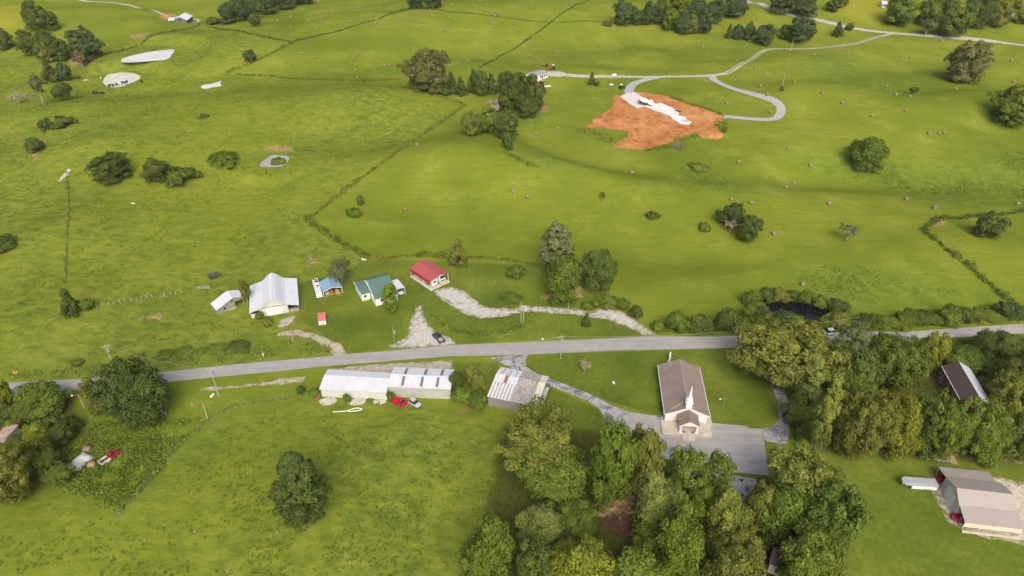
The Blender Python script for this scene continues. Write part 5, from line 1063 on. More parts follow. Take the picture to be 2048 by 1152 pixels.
t = thing('shelter', 'small dark run-in shelter in the pasture behind the grey shed', 'shelter', at(428, 557), R(30))
roof(t, [(-1.0, 1.1), (1.0, 1.5)], 'x', -1.6, 1.6, paint('tar_roof', (.06, .055, .05), .8, .2), .06); MB().box(-1.5, .8, 0, 1.5, .88, 1.38).obj('back_wall', OLDWOOD, t)
for x in (-1.45, 1.45): post(t, x, -.9, 1.05, .05, OLDWOOD)
# ------------------------------------------------------------------ vehicles
def place2(rear, front):
    a, b = at(*rear), at(*front); m = (a + b) / 2; m.z = float(H(m.x, m.y)); return m, math.atan2(b.y - a.y, b.x - a.x)
def carpaint(name, col): return paint(name, col, .28, .05, 1.0, .1, tuple(c * .6 for c in col), .2, spec=.5)

def car(label, p, rz, L, wd, col, name='car', suv=False, cat='car'):
    q = thing(name, label, cat, p, rz); h = wd / 2; m = carpaint('car_paint_' + '_'.join(str(int(c * 99)) for c in col), col); z1 = .95 if suv else .82; z2 = 1.7 if suv else 1.42
    b = MB(); b.prism([(-L / 2, .35), (L / 2, .35), (L / 2, .62), (L * .46, z1 - .1), (L * .2, z1), (-L * .46, z1), (-L / 2, z1 - .15)], 'y', -h, h); b.obj('body', m, q, bevel=.07)
    xr = -L * .44 if suv else -L * .33
    MB().frus((xr, -h * .92, L * .2, h * .92, z1 + .002), (xr + L * .06, -h * .74, L * .06, h * .74, z2 - .06)).obj('glasshouse', GLASS, q); MB().frus((xr + L * .05, -h * .76, L * .07, h * .76, z2 - .058), (xr + L * .08, -h * .68, L * .04, h * .68, z2)).obj('roof', m, q, bevel=.03)
    for s in (-1, 1):
        for x in (xr + L * .03, (xr + L * .1) / 2): MB().box(x, s * h * .8 - .04, z1 + .003, x + .07, s * h * .88 + .02, z2 - .1).obj('pillar', m, q)
        MB().box(L / 2 - .04, s * h * .7 - .16, .6, L / 2 + .02, s * h * .7 + .16, .74).obj('headlight', STEEL, q); MB().box(-L / 2 - .02, s * h * .75 - .12, .62, -L / 2 + .04, s * h * .75 + .12, .76).obj('tail_light', paint('tail_lamp', (.4, .02, .02), .3), q)
    MB().box(L / 2 - .02, -h * .9, .32, L / 2 + .09, h * .9, .5).obj('bumper', TRIMD, q); MB().box(-L / 2 - .09, -h * .9, .32, -L / 2 + .02, h * .9, .5).obj('bumper', TRIMD, q); wheels(q, L, wd, .33); return q

def pickup(label, p, rz, L, wd, col, bed=None, stripe=None, cap=False, hood_open=False):
    q = thing('pickup_truck', label, 'pickup', p, rz); h = wd / 2; m = carpaint('car_paint_' + '_'.join(str(int(c * 99)) for c in col), col); xb = -L * .02
    MB().prism([(xb, .42), (L / 2, .42), (L / 2, .95), (L * .45, 1.02), (L * .24, 1.06), (xb, 1.06)], 'y', -h, h).obj('body', m, q, bevel=.06)
    MB().frus((xb + .02, -h * .93, L * .25, h * .93, 1.062), (xb + .12, -h * .78, L * .14, h * .78, 1.68)).obj('cab_glass', GLASS, q); MB().frus((xb + .08, -h * .8, L * .16, h * .8, 1.682), (xb + .14, -h * .74, L * .13, h * .74, 1.76)).obj('cab_roof', m, q, bevel=.03)
    for s in (-1, 1): MB().box(xb + .03, s * h * .84 - .04, 1.063, xb + .2, s * h * .84 + .04, 1.68).obj('pillar', m, q)
    if cap: MB().frus((-L / 2, -h, xb - .02, h, .6), (-L / 2 + .08, -h * .86, xb - .1, h * .86, 1.72)).obj('bed_cap', m, q, bevel=.05)
    else:
        MB().box(-L / 2, -h + .1, .55, xb - .02, h - .1, .62).obj('bed_floor', bed or TRIMD, q)
        for s in (-1, 1): MB().box(-L / 2, s * (h - .05) - .05, .5, xb - .02, s * (h - .05) + .05, 1.08).obj('bed_side', stripe or m, q)
        MB().box(-L / 2 - .03, -h, .5, -L / 2 + .05, h, 1.05).obj('tailgate', stripe or m, q); MB().box(xb - .12, -h + .1, .62, xb - .03, h - .1, 1.08).obj('bed_front', m, q)
    for s in (-1, 1): MB().box(L / 2 - .03, s * h * .75 - .15, .7, L / 2 + .03, s * h * .75 + .15, .9).obj('headlight', STEEL, q)
    MB().box(L / 2 - .02, -h, .4, L / 2 + .12, h, .6).obj('bumper', STEEL, q); wheels(q, L, wd, .37); return q

p, a = place2((886, 688), (869, 671)); pickup('dark blue pickup with tan bed parked on the gravel fan', p, a, 4.3, 1.6, (.02, .05, .10), paint('bed_tan', (.42, .32, .22), .8, .15))
p, a = place2((790, 807), (812, 813)); pickup('bright red capped pickup parked behind the white sheds', p, a, 3.6, 1.5, (.46, .012, .02), cap=True)
p, a = place2((822, 806), (838, 815)); car('old silver compact car parked in grass beside the red pickup', p, a, 3.1, 1.45, (.46, .46, .47), suv=True)
p, a = place2((205, 929), (236, 909)); pickup('derelict red and white flatbed pickup sunk in the weeds', p, a, 4.2, 1.5, (.30, .02, .035), paint('bed_dark', (.06, .05, .05), .9), paint('stripe_cream', (.62, .58, .50), .6))
p, a = place2((1668, 668), (1640, 669)); p.z += .07; car('white sport utility car driving on the road behind the olive oak', p, a, 3.6, 1.6, (.55, .55, .56), suv=True)
car('white car tucked under the flat white carport', FC.W(FC.w * .5, 1.7), FC.rz - math.pi / 2, 4.2, 1.65, (.62, .62, .60))
p, a = place2((1942, 1026), (1923, 1052)); g_ = FG
car('dark red sport utility car nosing out of the near garage lean-to', FG.W(1.3, 2.1), FG.rz + R(160), 4.0, 1.7, (.34, .012, .05), suv=True)
car('red car half hidden under the far garage lean-to', FG.W(1.9, (y3 + y4) / 2 + .2), FG.rz + math.pi, 4.0, 1.7, (.46, .02, .03))
# goose-neck stock trailer
p, a = place2((1870, 977), (1800, 972)); q = thing('stock_trailer', 'long white gooseneck stock trailer beside the tan garage', 'trailer', p, a); q.scale = (.88, .88, .88)
SIL = paint('silver_aluminium', (.52, .54, .60), .35, .08, .8, .4)
MB().box(-3.7, -1.0, .45, 1.9, 1.0, 1.35).obj('body', WHITEP, q, bevel=.04); MB().box(-3.7, -1.02, 1.62, 3.3, 1.02, 2.25).obj('upper_body', SIL, q, bevel=.05)
MB().prism([(-1.0, 1.0)[::-1][0:1] and (3.3, -1.02), (4.1, -.55), (4.1, .55), (3.3, 1.02)], 'z', 1.55, 2.2).obj('nose', SIL, q, bevel=.05); MB().box(1.9, -.9, 1.36, 3.3, .9, 1.61).obj('gooseneck', SIL, q)
for i in range(12): MB().box(-3.6 + i * .48, -1.0, 1.36, -3.52 + i * .48, 1.0, 1.61).obj('slat', WHITEP, q)
MB().cyl((3.6, 0, .05), (3.6, 0, 1.54), .07).obj('hitch_jack', STEEL, q); wheels(q, 6, 2.05, .36, (-1.9, -1.05))
# flatbed trailer under the trees
p, a = place2((1898, 920), (1834, 912)); q = thing('flatbed_trailer', 'flatbed trailer with plank deck parked under the tree edge', 'trailer', p, a); Lt = (at(1898, 920) - at(1834, 912)).length
for i in range(10): MB().box(-Lt / 2 + i * Lt / 12, -1.2, .75, -Lt / 2 + (i + 1) * Lt / 12 - .03, 1.2, .83).obj('plank', DECKW, q)
MB().box(-Lt / 2, -1.25, .55, Lt / 2 - 1.3, -1.15, .84).obj('side_rail', STEEL, q); MB().box(-Lt / 2, 1.15, .55, Lt / 2 - 1.3, 1.25, .84).obj('side_rail', STEEL, q); MB().box(Lt / 2 - 1.5, -1.1, .75, Lt / 2, 1.1, 1.5).obj('nose', STEEL, q)
MB().frus((-Lt / 2 - 1.4, -1.1, -Lt / 2 - .02, 1.1, .1), (-Lt / 2 - .9, -1.1, -Lt / 2 - .02, 1.1, .75)).obj('ramp', DECKW, q); wheels(q, 6, 2.2, .36, (-1.6, -.7))
# tractor, loader and other machines by the mobile home
def tractor(label, p, rz, col, canopy=True):
    q = thing('tractor', label, 'tractor', p, rz); m = carpaint('machine_' + str(int(col[0] * 99)) + str(int(col[1] * 99)), col)
    MB().box(.2, -.4, .7, 1.9, .4, 1.4).obj('hood', m, q, bevel=.06); MB().box(-.8, -.55, .7, .2, .55, 1.1).obj('chassis', m, q)
    for s in (-1, 1): MB().cyl((-.5, s * .55, .75), (-.5, s * .95, .75), .75, n=16).obj('rear_wheel', RUBBER, q); MB().cyl((1.5, s * .45, .42), (1.5, s * .75, .42), .42, n=14).obj('front_wheel', RUBBER, q)
    if canopy:
        MB().box(-.9, -.7, 2.4, .3, .7, 2.48).obj('canopy', WHITEP, q)
        for s in (-1, 1): MB().box(-.85, s * .6 - .04, 1.1, -.77, s * .6 + .04, 2.4).obj('canopy_post', TRIMD, q)
    MB().box(-.6, -.25, 1.1, -.1, .25, 1.35).obj('seat', TRIMD, q); return q
tractor('red tractor with white canopy behind the mobile home', at(1105, 139), R(200), (.45, .03, .025)); tractor('small orange tractor left of the red one', at(1091, 133), R(160), (.55, .16, .03), False); tractor('small dark utility vehicle beside the far spur lane', at(1243, 178), R(30), (.05, .05, .06))
# concrete mixer at the site
q = thing('mixer_truck', 'white concrete mixer truck pouring at the orange clay site', 'truck', at(1290, 210), R(-35))
MB().box(-3.4, -1.1, .8, 3.6, 1.1, 1.1).obj('chassis', TRIMD, q); MB().frus((1.9, -1.15, 3.8, 1.15, 1.101), (2.0, -1.1, 3.3, 1.1, 2.9)).obj('cab', WHITEP, q, bevel=.06); MB().cyl((-3.0, 0, 2.7), (-1.2, 0, 2.2), .6, 1.2, 16).obj('drum', WHITEP, q); MB().cyl((-1.19, 0, 2.2), (1.6, 0, 1.9), 1.2, .8, 16).obj('drum', WHITEP, q); MB().box(-4.2, -.3, 1.4, -3.1, .3, 1.8).obj('chute', STEEL, q); wheels(q, 7, 2.3, .5, (-2.4, -1.2, 2.7))
SLAB = [(1302, 205), (1312, 209), (1322, 207), (1345, 217), (1358, 227), (1356, 232), (1373, 236), (1372, 240), (1383, 245), (1378, 250), (1360, 248), (1345, 239), (1340, 233), (1325, 227), (1290, 214)]
qz = wpoly(SLAB); zs = max(float(H(*p)) for p in qz) + .35
mb = MB().prism([tuple(p) for p in qz[::-1]], 'z', zs - 1.2, zs); tag(mb.obj('foundation_slab', paint('fresh_white_concrete', (.64, .64, .62), .7, .12, .25, 0, (.42, .41, .40), .5)), 'stepped white house foundation slab poured on the orange clay', 'slab')
for lab, u, v, s, m in (('stack of grey forms on the white foundation slab', 1356, 224, .9, TRIMD), ('pile of grey timber beyond the foundation slab', 1371, 243, 1.1, STEEL), ('pallet of pipes beside the foundation slab edge', 1330, 231, 1.0, STEEL)):
    p = at(u, v); q = thing('material_stack', lab, 'stack', (p.x, p.y, max(p.z, zs if u == 1356 else p.z)), R(-35))
    for i in range(3): MB().box(-s * 1.6, -s * .5 + i * s * .36, 0, s * 1.6, -s * .2 + i * s * .36, s * .35).obj('bundle', m, q)
def mound(label, u, v, r, h, m, name='soil_mound', seed=1, flat_=0.0):
    p = at(u, v); vs, fs = [], []; n, k = 20, 7
    for j in range(k):
        f = j / (k - 1)
        for i in range(n):
            a = 6.2832 * i / n; rr = r * (1 - f) * (1 + .18 * mnoise.noise(Vector((math.cos(a) * 2, math.sin(a) * 2, seed + f)))) + .02
            vs.append((rr * math.cos(a), rr * math.sin(a), -.1 + (h + .1) * (f ** .85 if f < 1 - flat_ else (1 - flat_) ** .85) + .08 * h * mnoise.noise(Vector((rr, a * 2, seed)))))
    for j in range(k - 1):
        for i in range(n): fs.append((j * n + i, j * n + (i + 1) % n, (j + 1) * n + (i + 1) % n, (j + 1) * n + i))
    fs.append(tuple(range((k - 1) * n, k * n))); return tag(MB().add(vs, fs).obj(name, m, loc=p, smooth=True), label, 'mound')
mound('flat-topped orange soil pad at the lower corner of the clay site', 1421, 268, 6.0, 1.6, CLAY, seed=2, flat_=.45); mound('dark red spoil heap left of centre on the clay site', 1236, 242, 6, 1.3, CLAY, seed=3); mound('low red spoil ridge in the middle of the clay site', 1275, 246, 5, .9, CLAY, seed=4); mound('red soil heap beside the far white-roofed house', 331, 34, 5, 1.8, CLAY, seed=5)

# ------------------------------------------------------------------ poles, posts, fences, signs
WOODP = paint('pale_pole_wood', (.36, .33, .28), .9, .15, 2)
def upole(label, base, vtop, arm=True, can=True, lamp=False, rz=0.3, r=.13):
    p = at(*base); h = rise(p, vtop); q = thing('utility_pole' if not lamp else 'lamp_pole', label, 'pole', p, rz); MB().cyl((0, 0, -.2), (0, 0, h), r, r * .68, 10).obj('pole', WOODP, q)
    if arm:
        a_ = MB().box(-.9, -.06, h - .55, .9, .06, h - .42).obj('crossarm', WOODP, q)
        for x in (-.8, 0, .8): MB().cyl((x, 0, h - .419), (x, 0, h - .24), .06, .04, 6).obj('insulator', WHITEP, a_)
    if can: MB().cyl((.32, 0, h - 2.1), (.32, 0, h - 1.2), .24, n=12).obj('transformer', STEEL, q)
    if lamp: MB().cyl((0, 0, h - .2), (-1.1, 0, h + .05), .04).obj('bracket', STEEL, q); MB().frus((-1.5, -.14, -1.05, .14, h - .05), (-1.4, -.08, -1.1, .08, h + .12)).obj('lamp_head', WHITEP, q)
    return Vector((p.x, p.y, p.z + h - .3))
k1 = upole('utility pole with transformer behind the very large dark oak', (226, 729), 690); k2 = upole('utility pole with transformer standing below the left road', (438, 792), 735); k3 = upole('plain leaning pole at the near pasture fence', (416, 839), 806, False, False)
upole('street lamp pole between the oak and the broad pale tree', (169, 816), 789, False, False, True); k4 = upole('pale pole beside the barn track', (587, 684), 656, False, False, r=.1); k5 = upole('short meter pole on the lawn below the green-roofed house', (788, 677), 655, False, True, r=.09)
k6 = upole('taller of the twin poles beside the gravel drive', (1042, 646), 605, False, False, r=.12); upole('shorter of the twin poles beside the gravel drive', (1047, 645), 612, False, False, r=.11); k7 = upole('utility pole with transformer at the corner of the church lawn', (1121, 717), 671)
upole('yard lamp pole on the lawn right of the church', (1446, 814), 796, False, False, True, r=.05); k8 = upole('far utility pole above the right meadow lane', (1564, 176), 150, False, False); k9 = upole('far utility pole standing by the pale lane', (1583, 95), 80, False, False); k10 = upole('far utility pole beside the far right woodlot', (1900, 68), 42, True, False)
k11 = upole('far utility pole by the far road top', (1560, 20), 0, True, False); upole('bare pole leaning beside the loop driveway trees', (1568, 783), 742, False, False, r=.1); upole('thin pole at the bottom corner of the loop driveway', (1594, 884), 848, False, False, r=.08); upole('white marker pole under the full green maple', (1137, 617), 600, False, False, r=.08)
def wire(label, a, b, sag=1.2):
    pts = [a.lerp(b, i / 14) - Vector((0, 0, sag * 4 * (i / 14) * (1 - i / 14))) for i in range(15)]; tag(MB().tube(pts, .028, 4).obj('power_line', paint('wire', (.30, .30, .30), .5), None), label, 'power line')
wire('power line from the left road pole to the church corner pole', k2, k7, 2.5); wire('power line between the two left transformer poles', k1, k2); wire('power line from church corner pole toward the right woods', k7, at(1700, 690) + Vector((0, 0, 9)), 2); wire('far power line between the meadow poles', k8, k9)
FP = [(140, 619), (150, 621), (194, 611), (206, 608.5), (217.5, 606.5), (229, 604.7), (240.5, 602.7), (251, 601), (263, 599), (274, 597.2), (284.5, 595.5), (295, 593.5), (305.5, 592.5), (329, 588), (342, 586), (351.5, 585), (363, 582)]
t = thing('post_fence', 'line of white fence posts running to the grey shed', 'fence', at(140, 619)); o_ = t.location.copy(); tops = []
for u, v in FP:
    p = at(u, v + 4) - o_; MB().cyl(p + Vector((0, 0, -.1)), p + Vector((0, 0, 1.25)), .055, .05, 6).obj('post', paint('pale_post', (.50, .48, .44), .8), t); tops.append(p)
for z in (.5, 1.0): MB().tube([p + Vector((0, 0, z)) for p in tops], .012, 3).obj('fence_wire', STEEL, t)
def post_row(label, px, every, h=1.2, m=OLDWOOD, r=.07):
    c = [at(u, v) for u, v in px]; t = thing('wire_fence', label, 'fence', c[0]); tops = []
    for a, b in zip(c[:-1], c[1:]):
        n = max(1, int((b - a).length / every))
        for i in range(n):
            p = a.lerp(b, i / n); p.z = float(H(p.x, p.y)); p = p - c[0]; tops.append(p); MB().cyl(p + Vector((0, 0, -.1)), p + Vector((0, 0, h)), r, r * .9, 6).obj('post', m, t)
    for z in (.45, .95): MB().tube([p + Vector((0, 0, z)) for p in tops], .012, 3).obj('fence_wire', STEEL, t)
post_row('old wire fence at the edge of the near pasture', [(242, 1032), (310, 950), (352, 900), (404, 858), (460, 820), (520, 804), (610, 792)], 4.0); post_row('wire fence running down the left pasture track', [(134, 350), (136, 420), (134, 500), (128, 570)], 5.0); post_row('grey rail fence behind the white barn', [(566, 520), (580, 535), (586, 556)], 2.2, 1.2, STEEL); post_row('wire fence by the dark green oak', [(1176, 578), (1196, 594), (1212, 606)], 2.5)
def sign(label, px, rz, diamond=True):
    p = at(*px); q = thing('road_sign', label, 'sign', p, rz); MB().cyl((0, 0, -.1), (0, 0, 2.3), .035, n=6).obj('post', STEEL, q); Y = paint('sign_yellow', (.62, .33, .01), .45, .04)
    if diamond: MB().prism([(0, 1.5), (.55, 2.05), (0, 2.6), (-.55, 2.05)], 'y', -.06, -.036).obj('plate', Y, q); MB().prism([(-.07, 1.75), (.07, 1.75), (.07, 2.15), (.22, 2.15), (0, 2.42), (-.22, 2.15), (-.07, 2.15)], 'y', -.066, -.061).obj('arrow', TRIMD, q)
    else: MB().box(-.14, -.06, .4, .14, .06, 1.1).obj('plate', Y, q); MB().box(-.13, -.07, 1.1, .13, .07, 1.5).obj('cap', WHITEP, q)
sign('yellow diamond road sign in the weeds at the left', (37, 757), R(20)); sign('yellow pipeline marker post above the road', (528, 716), 0, False)
t = thing('farm_gate', 'pale metal farm gate behind the grey shed', 'gate', at(408, 579), R(8))
for z in (.3, .6, .9, 1.2): MB().cyl((-1.8, 0, z), (1.8, 0, z), .03, n=6).obj('rail', STEEL, t)
for x in (-1.8, 0, 1.8): MB().cyl((x, 0, 0), (x, 0, 1.3), .04, n=6).obj('upright', STEEL, t)

# ------------------------------------------------------------------ bales
STRAW = paint('round_bale_straw', (.25, .185, .125), .95, .22, 2.5, 0, (.16, .115, .08), .5, spec=.05, bump=.6, bscale=9)
def bale_mesh(seed):
    rng = np.random.default_rng(seed); n = 20; vs, fs = [], []; prof = [(-.72, 0), (-.74, .3), (-.73, .6), (-.62, .74), (-.3, .77), (0, .775), (.3, .77), (.62, .74), (.73, .6), (.74, .3), (.72, 0)]
    for x, r in prof:
        for i in range(n):
            a = 6.2832 * i / n; q = r * (1 + rng.normal(0, .012)); z = q * math.sin(a); z = max(z, -.70); vs.append((x + rng.normal(0, .012), q * math.cos(a), z + .70))
    for j in range(len(prof) - 1):
        for i in range(n): fs.append((j * n + i, j * n + (i + 1) % n, (j + 1) * n + (i + 1) % n, (j + 1) * n + i))
    return MB().add(vs, fs).mesh('hay_bale', STRAW, True)
BM = [bale_mesh(i) for i in range(4)]
q2 = [(498, 15), (380, 85), (278, 137), (176, 168), (418, 160), (516, 183), (278, 219), (480, 236), (612, 98), (820, 60), (904, 102), (980, 15), (990, 60), (1052, 82), (755, 173), (844, 168), (962, 156), (952, 187), (1072, 226), (1134, 172), (1148, 146), (1186, 200), (1290, 230), (1310, 210), (1328, 184), (1392, 80), (1418, 68), (1438, 98), (1408, 125), (1542, 143), (1510, 247), (1610, 219), (1680, 218), (1564, 33), (1790, 8), (1835, 40), (1822, 84), (1912, 97), (1940, 112), (1895, 145), (1905, 223), (1986, 262), (1890, 343), (2015, 327), (1786, 407), (1692, 486), (366, 430), (470, 458), (675, 441), (808, 405), (818, 423), (805, 443), (776, 476), (972, 502), (1028, 527), (1072, 522), (288, 514), (794, 563), (810, 620), (98, 600), (1910, 127), (1700, 97)]
q3 = [(288, 12), (170, 10), (97, 316), (181, 346), (142, 451), (226, 492), (362, 420), (548, 396), (708, 361), (843, 368), (1146, 315), (1363, 338), (1528, 371), (838, 425), (897, 469), (784, 518), (1543, 655), (1943, 550), (2030, 596), (1985, 690), (1718, 828), (365, 1030), (192, 1075), (1900, 330), (1985, 325), (10, 190), (355, 180), (2040, 760)]
q4 = [(635, 410), (370, 438), (170, 405), (135, 395), (1058, 450), (1136, 461), (1382, 328), (1682, 350), (1946, 488), (1963, 655), (1502, 713), (948, 692), (1022, 761), (1132, 774), (212, 659), (434, 745), (593, 824), (829, 929), (1100, 888), (1283, 1068), (1372, 1070), (1405, 1065), (22, 900), (62, 100), (295, 317)]
BALES = [(512 + x / 4, y / 4) for x, y in q2] + [(1024 + x / 4, y / 4) for x, y in q3] + [(1536 + x / 4, y / 4) for x, y in q4] + [(811, 419), (834, 290.5)] + [(1024 + x / 4, 288 + y / 4) for x, y in ((10, 385), (122, 428), (958, 230), (1812, 148), (1753, 445), (1912, 473))] + [(1536 + x / 4, 288 + y / 4) for x, y in ((162, 40), (337, 177), (205, 318), (142, 349), (486, 480), (43, 720), (1103, 440), (1330, 513), (1995, 482), (275, 1125))]
def field(u, v):
    if v >= 285: return 'the hayfield below the clay site'
    if u < 1160 and v < 85 - (u - 585) * .314: return 'the topmost far hayfield'
    if v < 150 and u < 960 + (136 - v) * 1.6: return 'the far hayfield behind the huge oak'
    if u < 1450: return 'the meadow around the clay site'
    return 'the meadow right of the looping lane'
byf = {}
for u, v in BALES: byf.setdefault(field(u, v), []).append((u, v))
for fn, lst in byf.items():
    for i, (u, v) in enumerate(sorted(lst)):
        rng = random.Random(int(u * 7 + v * 13)); p = at(u, v + 1.2); s = rng.uniform(.74, .88)
        o = link('hay_bale', BM[rng.randrange(4)], None, (p.x, p.y, p.z - .03), rng.uniform(0, 3.14)); o.scale = (s, s, s); tag(o, f'{ordn(i)} round hay bale from the left in {fn}', 'hay bale', 'round hay bales in the fields')
for lab, u, v in (('tan hay bale beside the very large dark oak', 327, 831), ('hay bale at the left end of the silver tarp', 139, 940), ('hay bale at the right side of the silver tarp', 186, 934), ('hay bale behind the upper end of the silver tarp', 177, 903)):
    p = at(u, v); o = link('hay_bale', BM[u % 4], None, (p.x, p.y, p.z - .03), R(u)); tag(o, lab, 'hay bale', 'round hay bales in the fields')
# tarp over a stack
a = at(143, 945); b = at(180, 912); m_ = (a + b) / 2; L_ = (b - a).length; vs, fs = [], []; n, k = 22, 12
for i in range(n + 1):
    for j in range(k + 1):
        x, y = (i / n - .5) * L_, (j / k - .5) * 3.4; e = 1 - (abs(y) / 1.7) ** 3; z = (1.6 * e + .3 * mnoise.noise(Vector((x * .9, y * .9, 2))) + .22 * math.sin(x * 2.6 + y * 1.3)) * min(1, (L_ / 2 - abs(x)) * 1.2 + .25); vs.append((x, y, max(.05, z)))
for i in range(n):
    for j in range(k): fs.append((i * (k + 1) + j, (i + 1) * (k + 1) + j, (i + 1) * (k + 1) + j + 1, i * (k + 1) + j + 1))
tag(MB().add(vs, fs).obj('tarp', paint('silver_tarp', (.46, .465, .47), .5, .1, .8, 0), loc=(m_.x, m_.y, float(H(m_.x, m_.y))), rz=math.atan2(b.y - a.y, b.x - a.x), smooth=True), 'crumpled silver tarp draped over a stack in the weeds', 'tarp')

# ------------------------------------------------------------------ cattle
def cow_mesh(name, m, graze):
    hd = ((1.15, 0, .55), (1.35, 0, .2)) if graze else ((1.15, 0, 1.35), (1.5, 0, 1.3))
    V = [(-.75, 0, 1.05), (-.2, 0, 1.0), (.45, 0, 1.05), (.85, 0, 1.15 if not graze else .95), hd[0], hd[1]]; RAD = [.32, .42, .38, .22, .17, .11]; E = [(i, i + 1) for i in range(5)]
    for x, root in ((-.7, 0), (.5, 2)):
        for s in (-1, 1):
            i = len(V); V += [(x, s * .22, .75), (x + .06, s * .22, .4), (x, s * .22, .03)]; RAD += [.16, .08, .07]; E += [(root, i), (i, i + 1), (i + 1, i + 2)]
    i = len(V); V += [(-1.05, 0, 1.0), (-1.1, 0, .5)]; RAD += [.06, .04]; E += [(0, i), (i, i + 1)]
    me = bpy.data.meshes.new(name); me.from_pydata(V, E, []); o = bpy.data.objects.new('cow_form', me); COL.objects.link(o); md = o.modifiers.new('skin', 'SKIN')
    for k, r in enumerate(RAD): me.skin_vertices[0].data[k].radius = (r, r)
    me.skin_vertices[0].data[1].use_root = True; o.modifiers.new('sub', 'SUBSURF').levels = 1
    dg = bpy.context.evaluated_depsgraph_get(); out = bpy.data.meshes.new_from_object(o.evaluated_get(dg)); bpy.data.objects.remove(o); out.name = name; out.materials.clear(); out.materials.append(m)
    for p in out.polygons: p.use_smooth = True
    return out
BLK = paint('black_hide', (.025, .022, .022), .7, .2); WHT = paint('white_hide', (.55, .52, .47), .8, .1, 1, 0, (.05, .04, .04), .9)
CB, CG, CW = cow_mesh('cow', BLK, False), cow_mesh('cow', BLK, True), cow_mesh('cow', WHT, True)
for i, (x, y, k, lab) in enumerate([(635, 629, 0, 'black cow on the bank left of the lower pond'), (690, 652, 2, 'white and black cow beside the dark end of the pond'), (880, 692, 0, 'black cow in the pond shallows, first from the left'), (908, 688, 1, 'black cow in the pond shallows, second from the left'), (935, 682, 0, 'black cow in the pond shallows, third from the left'), (955, 680, 2, 'pale cow wading in the pond shallows'), (986, 668, 0, 'black cow in the pond shallows, next to last'), (1014, 662, 1, 'black cow in the pond shallows, farthest right'), (1136, 658, 0, 'black cow on the grass right of the lower pond'), (755, 750, 1, 'black cow below the pond, first of three'), (775, 749, 0, 'black cow below the pond, second of three'), (820, 750, 1, 'black cow below the pond, third of three'), (525, 764, 0, 'black cow beside the bush under the ponds'), (810, 632, 2, 'white cow at the reed end of the lower pond')]):
    p = at(x / 4, y / 4 + 1); tag(link('cow', (CB, CG, CW)[k], None, p, R(37 * i)), lab, 'cow', 'cattle by the stock ponds')

# ------------------------------------------------------------------ litter, rubble and odds and ends
def rubble(label, px, n, m, seed, smin=.12, smax=.4, name='rubble'):
    q = wpoly(px); rng = random.Random(seed); mb = MB(); x0, y0 = q.min(0); x1, y1 = q.max(0); c = 0
    while c < n:
        x, y = rng.uniform(x0, x1), rng.uniform(y0, y1); dd = float(sdist(np.array([x]), np.array([y]), q)[0])
        if dd < 0: continue
        c += 1; s = rng.uniform(smin, smax); z = float(H(x, y)) + min(dd * .35, .7) * rng.random(); a = rng.uniform(0, 3.14); e = Vector((math.cos(a), math.sin(a), rng.uniform(-.3, .3))) * s; g = Vector((-math.sin(a), math.cos(a), rng.uniform(-.3, .3))) * s * rng.uniform(.4, 1); u = Vector((0, 0, s * rng.uniform(.25, .7))); o = Vector((x, y, z))
        mb.add([o - e - g, o + e - g, o + e + g, o - e + g, o - e * .8 - g * .8 + u, o + e * .7 - g + u, o + e + g * .7 + u, o - e * .7 + g * .9 + u], [(3, 2, 1, 0), (4, 5, 6, 7), (0, 1, 5, 4), (1, 2, 6, 5), (2, 3, 7, 6), (3, 0, 4, 7)])
    tag(mb.obj(name, m), label, 'rubble', kind='stuff')
PINKR = paint('broken_block', (.47, .41, .37), .9, .2, 2)
rubble('pile of broken pale block at the left foot of the long shed', [(641, 802), (650, 797), (672, 796), (672, 806), (655, 811), (642, 809)], 110, PINKR, 1); rubble('pile of broken pale block in the middle of the long shed', [(698, 803), (715, 795), (730, 799), (732, 806), (712, 810), (699, 809)], 120, PINKR, 2); rubble('scattered broken block at the right end of the long shed', [(744, 802), (760, 797), (772, 798), (770, 806), (752, 808)], 60, PINKR, 3)
rubble('loose stones along the left clay washout', [(130, 348), (138, 338), (142, 340), (134, 352), (118, 362)], 40, PINKR, 4, .2, .5); rubble('red-brown heap of cut brush among the near woods', [(1200, 1040), (1230, 1028), (1262, 1032), (1264, 1066), (1240, 1078), (1215, 1056)], 10, RUSTC, 5)
def brush(label, px, n, m, seed, ln=1.6):
    q = wpoly(px); rng = random.Random(seed); mb = MB(); x0, y0 = q.min(0); x1, y1 = q.max(0); c = 0
    while c < n:
        x, y = rng.uniform(x0, x1), rng.uniform(y0, y1); dd = float(sdist(np.array([x]), np.array([y]), q)[0])
        if dd < 0: continue
        c += 1; o = Vector((x, y, float(H(x, y)) + min(dd * .5, 1.3) * rng.random())); a = rng.uniform(0, 6.28); e = Vector((math.cos(a), math.sin(a), rng.uniform(-.2, .5))) * ln * rng.uniform(.5, 1.2); mb.cyl(o, o + e, .045, .015, 4)
    tag(mb.obj('brush_pile', m), label, 'brush', kind='stuff')
brush('reddish pile of dead branches in the gap of the near woods', [(1200, 1040), (1230, 1028), (1262, 1032), (1264, 1066), (1240, 1078), (1215, 1056)], 420, paint('dead_red_brush', (.13, .065, .045), .9, .3), 6); brush('grey tangle of dead branches below the left pond trees', [(12, 196), (40, 186), (72, 192), (66, 200), (20, 205)], 90, PALEBARK, 7, 3.0); brush('purple-grey dead brush heap on the clay site rim', [(1344, 290), (1356, 286), (1370, 290), (1366, 299), (1348, 299)], 150, paint('mauve_brush', (.27, .2, .18), .9, .2), 8, 1.4)
pts = [at(u, v, .08) for u, v in ((666, 823.7), (679, 823), (686, 822.5), (696, 821.3), (704, 818), (713.8, 815.8), (724.3, 817.2), (723, 819.6), (711.4, 822), (697, 823))]
